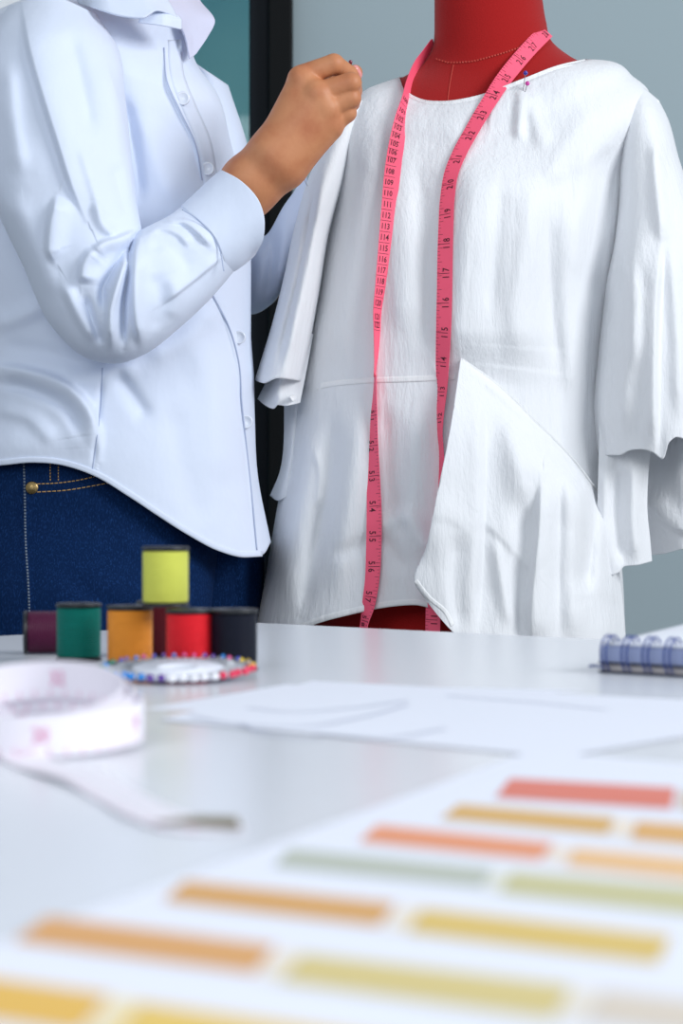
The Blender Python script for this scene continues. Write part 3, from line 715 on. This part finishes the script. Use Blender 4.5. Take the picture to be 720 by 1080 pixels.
drape('shirt_hem', bs, [(-20, 489), (0, 488), (33, 485), (62, 487), (100, 499), (137, 521), (167, 541), (200, 562), (233, 579), (258, 585), (276, 584)], .005, M['shirt'], shirt, .0008, n=140, thick=.0014, dflt=1.8)
def btn(x, y, dpt=None):
    d = (hit(bs, x, y) or 1.8)-.0035; c = W(x, y, d)
    v, f = lathe([(0, .0), (.0062, 0), (.0062, .0016), (.0052, .0024), (.0044, .0016), (0, .0014)], 28)
    for sx in (-1, 1):
        for sy in (-1, 1):
            pass
    pymesh('button', [(c[0]+a, c[1]-q, c[2]+b) for a, b, q in v], f, M['button'], shirt)
for x, y in ((193, 104), (219, 178), (252, 356), (259.5, 445)): btn(x, y)
# collar: near leaf, far leaf, stand
sheet('collar', [[(70, -40, 1.80), (110, -30, 1.785), (150, -18, 1.785), (172, -6, 1.80)], [(76, -14, 1.79), (112, -8, 1.765), (150, 0, 1.765), (180, 6, 1.785)],
      [(84, 4, 1.785), (106, 11, 1.757), (128, 17, 1.752), (150, 19, 1.752), (166, 11, 1.76), (186, 18, 1.778)]], M['shirt'], shirt, nu=80, nv=40, nz=[(18, 10, .001, 61)], solid=.002)
sheet('collar_stand', [[(148, 8, 1.775), (172, 10, 1.775), (188, 17, 1.785)], [(148, 16, 1.765), (170, 18, 1.765), (191, 22, 1.782)], [(146, 24, 1.764), (170, 27, 1.764), (191, 31, 1.781)]], M['shirt'], shirt, nu=40, nv=20, solid=.0018)
sheet('collar', [[(168, -36, 1.85), (186, -26, 1.87), (200, -20, 1.89)], [(172, -6, 1.84), (192, -4, 1.86), (211, 2, 1.88)], [(180, 12, 1.83), (200, 16, 1.845), (226, 23, 1.865)], [(183, 17, 1.83), (203, 21, 1.843), (225, 27, 1.864)],
      [(193, 34, 1.82), (206, 36, 1.835), (218, 40, 1.845)], [(200, 62, 1.815), (203, 60, 1.82), (206, 57, 1.825)]], M['shirt2'], shirt, nu=50, nv=60, solid=.002)
# near sleeve
AR = [([(10, 6), (50, -4), (100, 14)], 1.79, .035, .04), ([(-10, 36), (50, 30), (124, 52)], 1.775, .055, .05), ([(-26, 95), (131, 100)], 1.755, .062, .05), ([(-22, 155), (138, 165)], 1.745, .062, .05),
      ([(-4, 218), (144, 215)], 1.735, .06, .048), ([(24, 278), (148, 238)], 1.73, .057, .045), ([(56, 345), (149, 243)], 1.725, .055, .045),
      ([(86, 374), (155, 240)], 1.72, .053, .045), ([(120, 383), (163, 236)], 1.72, .051, .045), ([(152, 373), (171, 232)], 1.722, .048, .043), ([(188, 346), (180, 227)], 1.726, .044, .04),
      ([(222, 314), (188, 221)], 1.732, .040, .038), ([(246, 286), (235, 248), (198, 214)], 1.736, .036, .035)]
AF = [([(24, 0), (32, 50), (46, 100), (62, 150), (80, 205), (92, 232)], 3.5, 30, .010), ([(8, 60), (14, 130), (22, 190)], 14, 10, .006), ([(2, 200), (26, 240), (44, 280), (62, 320)], 10, 14, .007),
      ([(62, 205), (54, 235), (52, 262), (60, 278)], 4, 14, .010), ([(84, 150), (98, 195), (112, 240)], 6, 14, .0035), ([(100, 262), (90, 275), (86, 300)], 4, 12, .009),
      ([(148, 243), (126, 252), (108, 258), (94, 270)], 3, 10, .010), ([(146, 248), (132, 264), (118, 286), (108, 308), (110, 332)], 5, 6, -.010),
      ([(138, 262), (126, 295), (116, 335), (116, 372)], 4, 6, .013), ([(138, 258), (134, 290), (130, 325), (130, 368)], 4, 3.5, -.011), ([(148, 240), (139, 256), (134, 280)], 2.5, 4, -.010),
      ([(146, 262), (142, 300), (144, 340), (150, 368)], 4, 9, .009), ([(152, 248), (170, 240), (188, 246), (202, 262)], 4, 8, .005), ([(154, 262), (172, 258), (190, 272), (200, 290)], 6, 9, -.003),
      ([(168, 234), (190, 234), (210, 246), (224, 262)], 2.5, 5, .006), ([(168, 322), (200, 298), (234, 270)], 2, 8, .004), ([(160, 286), (168, 318), (162, 352)], 8, 12, -.003), ([(176, 290), (186, 312), (180, 338)], 8, 10, .003),
      ([(108, 60), (124, 110), (134, 170), (144, 232)], 14, 5, .007), ([(70, 30), (86, 90), (96, 150)], 12, 10, -.006), ([(120, 170), (126, 200), (136, 232)], 6, 9, -.004), ([(100, 210), (108, 236), (124, 250)], 6, 6, .005),
      ([(66, 296), (82, 332), (100, 362)], 5, 8, .007), ([(88, 310), (98, 340), (108, 366)], 4, 5, -.006)]
sl_ = tube('sleeve', AR, M['shirt'], shirt, AF, nu=240, nv=330, e=.8, nz=[(18, 26, .0022, 71), (8, 14, .0007, 72)])
tube('cuff', [([(240, 288), (226, 250), (192, 218)], 1.735, .038, .036), ([(250, 283), (246, 246), (205, 206)], 1.737, .0385, .037), ([(264, 272), (268, 236), (222, 190)], 1.738, .039, .037), ([(268, 268), (277, 252), (279, 236), (273, 212), (254, 191), (234, 180)], 1.738, .039, .037)], M['shirt'], shirt, nu=110, nv=60, e=.8, nz=[(14, 14, .0006, 75)], solid=.0025)
bsl = bvh(sl_)
drape('cuff_stitching', bsl, [(192, 221), (208, 231), (222, 246), (231, 262), (236, 286)], .0009, M['stitch_w'], shirt, .0035, n=60, thick=.0006, dflt=1.7)
drape('sleeve_seam', bsl, [(168, 322), (185, 308), (210, 290), (230, 274)], .0007, M['stitch_w'], shirt, .0006, n=60, thick=.0003, dflt=1.7)
# far sleeve, seen beyond the cuff
tube('sleeve', [([(196, 60), (240, 90)], 2.0, .05, .05), ([(200, 160), (262, 160)], 2.0, .055, .05), ([(204, 260), (276, 250)], 1.99, .055, .05), ([(228, 330), (284, 245)], 1.985, .05, .048), ([(264, 331), (290, 235)], 1.975, .047, .045),
      ([(284, 322), (298, 220)], 1.965, .043, .042), ([(302, 296), (312, 200)], 1.955, .038, .038), ([(330, 240), (322, 178)], 1.95, .034, .034)], M['shirt'], shirt,
     [([(270, 250), (275, 290), (268, 325)], 6, 8, .006), ([(290, 240), (286, 280), (276, 320)], 5, 6, -.006), ([(300, 215), (298, 260), (292, 305)], 5, 7, .005)], nu=80, nv=100, nz=[(12, 20, .002, 81)])

# jeans
je = empty('jeans', (-.24, 1.88, 0)); je.parent = pe; je.location = (0, 0, 0)
from mathutils import Matrix
MW[je.name] = Matrix.Translation(Vector((-.24, 1.88, 0)))
JR = [([(-46, 440), (222, 440)], 1.87, .080, .12), ([(-62, 485), (232, 490)], 1.87, .100, .13), ([(-66, 560), (230, 560)], 1.87, .112, .13), ([(-60, 640), (222, 640)], 1.84, .105, .09), ([(-50, 760), (205, 760)], 1.83, .095, .08), ([(-20, 1000), (160, 1000)], 1.82, .065, .06), ([(20, 1420), (130, 1420)], 1.82, .05, .05)]
JF = [([(27, 486), (27, 560), (31, 650)], 2, 2, .0012), ([(40, 470), (90, 520), (200, 560)], 18, 18, .003), ([(120, 560), (160, 590), (215, 600)], 8, 8, .003), ([(60, 600), (120, 640), (200, 650)], 10, 10, -.003)]
j1 = tube('trouser_leg', JR, M['denim'], je, JF, nu=160, nv=200, e=.75, nz=[(30, 16, .0016, 91)], solid=.0015)
tube('trouser_leg', [([(80, 500), (248, 500)], 1.94, .05, .07), ([(70, 560), (276, 560)], 1.94, .08, .09), ([(80, 600), (278, 600)], 1.95, .08, .09), ([(90, 650), (274, 650)], 1.95, .08, .08), ([(110, 1000), (240, 1000)], 1.97, .065, .06), ([(150, 1370), (235, 1370)], 1.97, .05, .05)],
     M['denim'], je, [([(262, 580), (268, 610), (270, 640)], 5, 5, -.006), ([(250, 570), (256, 620), (258, 660)], 5, 5, .005)], nu=90, nv=120, nz=[(20, 20, .002, 93)], solid=.0015)
bj = bvh(j1)
drape('side_seam', bj, [(25, 484), (26, 520), (27, 570), (30, 620), (31.5, 660)], .0017, M['pale'], je, .0008, n=160, thick=.0005, dash=(3, 2))
for pts in ([(39, 510.5), (60, 509.5), (85, 506), (106, 501)], [(39, 519), (70, 517), (95, 513), (116, 509)]):
    drape('pocket_stitching', bj, pts, .0009, M['gold'], je, .001, n=60, thick=.0005, dash=(4, 3))
for xx in (53, 61.5): drape('loop_stitching', bj, [(xx, 482), (xx, 507)], .0008, M['gold'], je, .001, n=24, thick=.0005, dash=(3, 2))
v, f = lathe([(0, .0028), (.003, .003), (.0038, .0022), (.0052, .0022), (.0058, .0012), (.0058, 0), (0, 0)], 28)
c = W(34, 514.5, hit(bj, 34, 514)-.0005); pymesh('rivet', [(c[0]+a, c[1]-q, c[2]+b) for a, b, q in v], f, M['brass'], je)
for fx, fy, s in ((75, 1.82, 1), (192, 1.97, 1)):
    x0 = (fx-360)/F*fy
    Vs, Fs = sdf_mesh([bc((x0-.03, fy, .045), (x0+.05, fy, .04), .04, .038, .02), bc((x0+.05, fy, .04), (x0+.15, fy, .03), .036, .028, .02)], .006)
    Vs[:, 2] = np.maximum(Vs[:, 2], 0); pymesh('shoe', Vs, Fs, M['cap'], pe)

# ---------------------------------------------------------------- pins
def pin(name_lbl, head, tip, rgb, r=.0022, cat='pin'):
    v, f = wire([head, tip], .00035, 8)
    e_ = empty('sewing_pin', tuple(tip), name_lbl, cat)
    pymesh('needle', v, f, M['metal'], e_)
    hv, hf = lathe([(0.00001, -r), (r*.6, -r*.8), (r, 0), (r*.6, r*.8), (0.00001, r)], 20)
    s = []; 
    sv, sf = lathe([(r*math.sin(math.pi*k/10)+1e-6, -r*math.cos(math.pi*k/10)) for k in range(11)], 20)
    pymesh('pin_head', [(a+head[0], b+head[1], c_+head[2]) for a, b, c_ in sv], sf, mat('pin_'+name_lbl.split()[0], rgb, .2, coat=.5), e_)
d1 = dd(554, 90, .006)
pin('blue round-headed sewing pin stuck in the blouse neckline', W(554, 77, d1-.002), W(549, 112, d1+.001), (50, 40, 150))
pin('magenta round-headed sewing pin in the blouse beside the blue one', W(556, 88, d1-.003), W(548, 116, d1), (205, 60, 160))
pin('dark-red round-headed sewing pin held between finger and thumb', W(369.5, 65.5, 1.748), W(381, 92, 1.80), (120, 20, 50), .0018)
pin('brown sewing pin tip showing under the wrist by the blouse sleeve', W(317, 181, 1.80), W(324, 196, 1.84), (96, 62, 48), .0018)

# ---------------------------------------------------------------- spools
rs = .0128
def spool_mat(name, rgb):
    return mat(name, rgb, .45, [('Z', (0, 0, 240), .8, .0010), ('noise', (80, 80, 1500), .3, .0004)], sheen=.0, spec=.22)
HS = .0338
def make_spool(rgb, name):
    e_ = bpy.data.objects.new('thread_spool', None); COL.objects.link(e_); e_.empty_display_size = .02
    v, f = lathe([(.0085, .0022), (rs-.0006, .0024), (rs, .0036), (rs, HS-.0036), (rs-.0006, HS-.0024), (.0085, HS-.0022)], 64)
    t_ = pymesh('thread', v, f, spool_mat(name, rgb)); t_.parent = e_
    v, f = lathe([(.0035, HS-.002), (.0035, HS-.0002), (.0055, HS), (rs-.0002, HS), (rs+.0005, HS-.0006), (rs+.0005, HS-.0020), (rs-.002, HS-.0026), (.0035, HS-.0026)], 64)
    a = pymesh('end_cap', v, f, M['cap']); a.parent = e_
    b = pymesh('end_cap', [(x, y, HS-z) for x, y, z in v], [q[::-1] for q in f], M['cap']); b.parent = e_
    v, f = lathe([(.0035, .001), (.0035, HS-.001), (.0045, HS-.001), (.0045, .001), (.0035, .001)], 32)
    c_ = pymesh('core', v, f, M['cap']); c_.parent = e_
    return e_
G = 'thread spools'
SP = [((0, 118, 106), 'teal', 83, 697, 0, 'teal-green thread spool standing left of the orange one'), ((255, 160, 58), 'orange', 137, 701, 0, 'orange thread spool standing between the green and red ones'),
      ((246, 38, 50), 'red', 200, 707, 0, 'bright red thread spool standing between orange and navy ones'), ((20, 24, 40), 'navy', 246.5, 707, 0, 'dark navy thread spool at the right end of the row'),
      ((232, 236, 104), 'yellow', 174.5, 703.5, HS+.0001, 'lime-yellow thread spool standing on top of the orange and red ones')]
for rgb, nm, px, py, z, lb in SP:
    s = make_spool(rgb, 'thread_'+nm); p = T(px, py); s.location = (p[0], p[1], TZ+z); s.rotation_euler[2] = px; tag(s, lb, 'thread spool', G)
s = make_spool((84, 26, 60), 'thread_plum'); p = T(44, 690); s.location = (p[0]-.011, p[1]+.0, TZ+rs+.0006); s.rotation_euler = (0, math.pi/2, .12); tag(s, 'dark plum thread spool lying on its side behind the green one', 'thread spool', G)
s = make_spool((84, 10, 24), 'thread_maroon'); p = T(167, 693); s.location = (p[0], p[1], TZ); tag(s, 'dark maroon thread spool standing behind the gap between orange and red', 'thread spool', G)

# ---------------------------------------------------------------- pin wheel
pc_ = T(188, 716.5); pr = .0362
pw = empty('pin_wheel', tuple(pc_), 'round white card of colourful pearl-headed pins lying before the spools', 'pin wheel')
def tilt(x, y, z): return (pc_[0]+x, pc_[1]+y, TZ+z+.0014+.08*(y+.04))
nn = 80; rings = [(.0001, .0012), (.009, .0012), (.0095, .0020), (.012, .0020), (.0125, .0012), (pr-.001, .0012), (pr, .0006), (pr-.001, 0), (.0001, 0)]
v, f = lathe(rings, nn)
cd = pymesh('card', [tilt(*p) for p in v], f, M['paper'], pw)
HC = {'red': (225, 30, 80), 'yellow': (240, 205, 30), 'blue': (20, 130, 215), 'darkblue': (50, 60, 180), 'green': (10, 120, 90), 'white': (240, 240, 246), 'pink': (225, 80, 150), 'purple': (90, 50, 150)}
HM = {k: mat('pearl_'+k, c_, .2, coat=.6) for k, c_ in HC.items()}
def hc(a):
    a = math.degrees(a) % 360
    if a < 8: return 'yellow'
    if a < 40: return ['yellow', 'yellow', 'darkblue'][int(a/7) % 3]
    if a < 150: return ['darkblue', 'pink', 'blue', 'purple'][int(a/9) % 4]
    if a < 215: return ['green', 'blue', 'green'][int(a/9) % 3]
    if a < 252: return 'blue'
    if a < 262: return 'purple'
    if a < 305: return 'white'
    if a < 352: return 'red'
    return ['red', 'yellow'][int(a/4) % 2]
sv, sf = lathe([(.0018*math.sin(math.pi*k/8)+1e-6, -.0018*math.cos(math.pi*k/8)) for k in range(9)], 14)
for k in range(44):
    a = 2*math.pi*k/44; r2 = .0392 if k % 2 else .0380
    h_ = tilt(r2*math.cos(a), r2*math.sin(a), .0022); t_ = tilt(.024*math.cos(a), .024*math.sin(a), .0018)
    wv_, wf = wire([h_, t_], .00028, 6)
    c_ = hc(a)
    ks = 1.15 if math.sin(a) < .1 else .7
    po = pymesh('pearl_pin', wv_+[(x*ks+h_[0], y*ks+h_[1], z*ks+h_[2]) for x, y, z in sv], wf+[tuple(i+len(wv_) for i in q) for q in sf], [M['metal'], HM[c_]], pw, fm=[0]*len(wf)+[1]*len(sf))
    po['label'] = {'darkblue': 'dark blue'}.get(c_, c_)+' pearl head'

# ---------------------------------------------------------------- rolled white tape
cx, cy = T(40, 0.001+540+F*CH/.735)[:2]
pts = []; wv2 = []
turns = 2.6; N = 260
for i in range(N):
    t = i/(N-1); a = -math.pi*.5+2*math.pi*turns*t; r = .0305+.0085*t**1.2
    x = cx+r*math.cos(a)*1.02; y = cy+r*math.sin(a)
    lift = max(0, (y-(cy-r))/(2*r))*.0165*(1-t)**.6+.0002
    pts.append((x, y, TZ+.0078+lift)); wv2.append((0, -.18*(1-t), 1))
# tail: turns flat and runs out over the table to the right
x0, y0, _ = pts[-1]
ta = -math.pi*.5+2*math.pi*turns
tail = [T(46, 812), T(90, 826), T(130, 846), T(170, 866), T(205, 875), T(256, 874)]
A = np.array([[x0, y0]]+[[q[0], q[1]] for q in tail]); q = curve(A, np.linspace(0, 1, 90))
for i in range(1, 90):
    t = i/89; k = min(1, t/.35); k = k*k*(3-2*k)
    tg_ = q[min(i+1, 89)]-q[i-1]; tg_ /= np.linalg.norm(tg_); n2 = np.array([-tg_[1], tg_[0]])
    zz = .0078*(1-k)+.0009*k+.002*math.sin(t*9)**2*k*(1-t)
    pts.append((q[i][0], q[i][1], TZ+zz)); v_ = np.array([n2[0]*k, n2[1]*k, (1-k)+.05]); wv2.append(v_)
wv2 = np.array([np.array(a)/np.linalg.norm(a) for a in wv2])
WT = Ribbon(pts, wv2, .0073); WT.base(.0006)
LN = WT.L
l = .01; n_ = 0
while l < LN[-1]-.01:
    for h in (.0006, -.0006):
        WT.tick(l, -.95, -.55, .0002, 1, h)
        if n_ % 7 == 0 and l < LN[-1]-.16:
            gv, gf = glyphs(str(1+(n_//7) % 9)+str((n_*3) % 10)); s_ = 1 if h > 0 else -1
            WT.put(l+.003+s_*gv[:, 0]*.006, .1+gv[:, 1]*.0075/.0073, None, gf, 1, h)
    l += .006; n_ += 1
WT.put([LN[-1]-.022, LN[-1]-.001, LN[-1]-.001, LN[-1]-.022], [-1.02, -1.02, 1.02, 1.02], None, [(0, 1, 2, 3)], 2, .0009)
WT.put([LN[-1]-.022, LN[-1]-.001, LN[-1]-.001, LN[-1]-.022], [-1.02, -1.02, 1.02, 1.02], None, [(0, 1, 2, 3)], 2, -.0009)
wt = WT.build('measuring_tape', [M['wtape'], M['wpink'], mat('tape_tip_brass', (140, 128, 96), .5, metal=.4)])
tag(wt, 'white tape measure with pink figures, loosely coiled on the table at left', 'tape measure')

# ---------------------------------------------------------------- papers
def flat_sheet(name, corners, z, mats, nseg=40, curl=None, printed=(), thick=.0002):
    a, b, c_, d_ = [np.array(p[:2]) for p in corners]        # near-left, near-right, far-right, far-left
    v = []; f = []; fm = []
    for i in range(nseg+1):
        for j in range(nseg+1):
            s_, t_ = j/nseg, i/nseg; p = (a*(1-s_)+b*s_)*(1-t_)+(d_*(1-s_)+c_*s_)*t_
            v.append((p[0], p[1], TZ+z+(curl(s_, t_) if curl else 0)))
    m = nseg+1
    for i in range(nseg):
        for j in range(nseg): f.append((i*m+j, i*m+j+1, (i+1)*m+j+1, (i+1)*m+j)); fm.append(0)
    for pv, pf, pm in printed:
        k = len(v); v += pv; f += [tuple(x+k for x in q) for q in pf]; fm += [pm]*len(pf)
    return pymesh(name, v, f, mats, None, fm=fm)
# pattern drawing paper
pcn = [T(168, 760), T(590, 800), T(900, 748), T(330, 719)]
def strip_line(px, z, w_=.0007):
    C_ = curve(np.array([T(x, y)[:2] for x, y in px]), np.linspace(0, 1, 40)); tg_ = np.gradient(C_, axis=0); tg_ /= np.linalg.norm(tg_, axis=1)[:, None]; n2 = np.column_stack([-tg_[:, 1], tg_[:, 0]])*w_
    v = [(p[0], p[1], z) for p in C_-n2]+[(p[0], p[1], z) for p in C_+n2]; return v, [(i, i+1, 40+i+1, 40+i) for i in range(39)]
zl = TZ+.0007
lines = [strip_line(p, zl) for p in ([(200, 756), (250, 765), (310, 768), (380, 758), (430, 745)], [(260, 748), (310, 752), (370, 748), (430, 740)], [(330, 775), (400, 780), (470, 770)], [(470, 735), (560, 742), (640, 750)], [(250, 765), (300, 778), (340, 781)])]
pp = flat_sheet('pattern_paper', pcn, .0004, [M['paper'], M['pencil']], printed=[(a, b, 1) for a, b in lines])
tag(pp, 'white pattern paper with faint pencil curves lying flat mid-table', 'paper')
p2 = flat_sheet('pattern_paper', [T(150, 748), T(330, 752), T(620, 728), T(300, 722)], .0001, [M['paper'], M['pencil']])
p2.location[2] = -.00005
tag(p2, 'plain white sheet lying half under the pencil-marked pattern paper', 'paper')
# colour chart
SW = [([(538, 823), (712, 833), (708, 850), (522, 838)], (222, 108, 88)), ([(716, 836), (900, 846), (900, 862), (714, 850)], (214, 190, 175)),
      ([(484, 850), (648, 864), (640, 877), (464, 860)], (216, 166, 88)), ([(672, 868), (880, 884), (880, 902), (664, 882)], (222, 164, 88)),
      ([(398, 872), (584, 891), (570, 904), (378, 884)], (232, 142, 98)), ([(606, 896), (860, 920), (860, 940), (596, 910)], (236, 186, 128)),
      ([(306, 897), (520, 918), (508, 932), (288, 910)], (180, 186, 172)), ([(540, 921), (860, 952), (860, 975), (526, 938)], (196, 190, 138)),
      ([(196, 931), (418, 955), (400, 973), (172, 946)], (214, 154, 82)), ([(446, 960), (708, 990), (694, 1012), (428, 979)], (218, 184, 92)),
      ([(50, 969), (292, 1000), (268, 1022), (14, 988)], (216, 152, 84)), ([(320, 1008), (604, 1042), (584, 1070), (292, 1030)], (212, 190, 118)), ([(636, 1046), (900, 1080), (900, 1110), (614, 1072)], (214, 200, 184)),
      ([(-90, 1022), (118, 1052), (84, 1084), (-150, 1050)], (228, 176, 66)), ([(150, 1060), (420, 1100), (400, 1135), (112, 1092)], (228, 188, 84))]
SW = [(q_, tuple(int(c_*.86+240*.14) for c_ in rgb)) for q_, rgb in SW]
SW += [([(426, 957), (444, 959), (426, 978), (405, 975)], (238, 226, 208)), ([(300, 1003), (318, 1006), (290, 1028), (270, 1024)], (238, 226, 208)), ([(586, 892), (604, 895), (594, 908), (574, 905)], (240, 226, 214)),
       ([(650, 865), (670, 867), (662, 880), (642, 878)], (240, 226, 210)), ([(522, 919), (538, 921), (524, 936), (510, 934)], (228, 228, 216)), ([(608, 1043), (632, 1046), (612, 1072), (588, 1070)], (234, 226, 214)), ([(122, 1053), (150, 1058), (112, 1090), (88, 1086)], (240, 226, 190))]
cmats = [M['paper']]; prt = []
for k, (qd, rgb) in enumerate(SW):
    cmats.append(mat('swatch_ink', rgb, .6)); prt.append(([tuple(T(x, y, .0012)[:2])+(TZ+.0011,) for x, y in [(a_, b_+(-3.5 if k_ < 2 else 3.5)*(b_/950)**2) for k_, (a_, b_) in enumerate(qd)]], [(0, 3, 2, 1)], k+1))
# tiny blank captions under each swatch stay unprinted; thin grey rules part the rows
ch = flat_sheet('colour_chart', [T(-330, 1120), T(1100, 1700), T(1150, 846), T(560, 794)], .0009, cmats, printed=prt)
tag(ch, 'white colour chart printed with orange, ochre and grey-green swatches in the foreground', 'colour chart')

# ---------------------------------------------------------------- spiral notebook
nb_ = empty('spiral_notebook', tuple(T(628, 709)), 'blue ring-bound notebook with white pages at the right table edge', 'notebook')
o0 = T(629, 709.5); ax = T(760, 717)-o0; Lx = .19; ax = ax/np.linalg.norm(ax); ay = np.array([-ax[1], ax[0], 0])
MBl = {'cover': mat('notebook_cover_navy', (28, 36, 62), .4), 'page': mat('notebook_page_edges', (176, 188, 228), .7, [('Z', (0, 0, 900), .6, .0005)]), 'kraft': mat('notebook_board_edge', (196, 190, 190), .8),
       'white': mat('notebook_sheet', (238, 241, 250), .7), 'wire': mat('notebook_wire', (52, 72, 142), .3, metal=.3)}
def nbx(name, x0, x1, y0, y1, z0, z1, m, lift=0, bev=0):
    v, f = boxg(x0, x1, y0, y1, z0, z1)
    v = [tuple(o0+ax*a+ay*b+np.array([0, 0, c_])) for a, b, c_ in v]; return pymesh(name, v, f, m, nb_, smooth=False)
nbx('back_cover', 0, Lx, .002, .13, 0, .0012, MBl['cover']); nbx('page_block', .001, Lx-.001, .004, .128, .0012, .0048, MBl['kraft']); nbx('divider', 0, Lx, .002, .13, .0048, .0060, MBl['cover'])
nbx('page_block', .001, Lx-.001, .003, .128, .0060, .0145, MBl['page'])
# raised, slightly bowed top sheet
v = []; ns = 24
for i in range(ns+1):
    for j in range(ns+1):
        s_, t_ = j/ns, i/ns; v.append(tuple(o0+ax*(.001+s_*(Lx-.002))+ay*(.004+t_*.15)+np.array([0, 0, .0150+.026*t_*math.sin(min(1, .25+s_*2.2)*1.57)])))
ts = pymesh('top_sheet', v, quads(ns+1, ns+1), MBl['white'], nb_); mm = ts.modifiers.new('thickness', 'SOLIDIFY'); mm.thickness = .0008
k = 0; xx = .006
while xx < Lx-.004:
    for dx in (-.0016, .0016):
        P_ = []
        for i in range(26):
            a = math.radians(-150+300*i/25+90)
            P_.append(o0+ax*(xx+dx)+ay*(.0035-.0105*math.sin(a)*-1 if False else .0045+.0080*math.cos(math.radians(-60+300*i/25)))+np.array([0, 0, .0105+.0098*math.sin(math.radians(-60+300*i/25))]))
        v, f = wire(P_, .00055, 8); pymesh('wire_ring', v, f, MBl['wire'], nb_)
    xx += .0128; k += 1
v, f = wire([o0+ax*.004+ay*.0+np.array([0, 0, .003]), o0-ax*.003+ay*.003+np.array([0, 0, .0035]), o0-ax*.007+ay*.004+np.array([0, 0, .003])], .0007, 8); pymesh('wire_end', v, f, MBl['wire'], nb_)
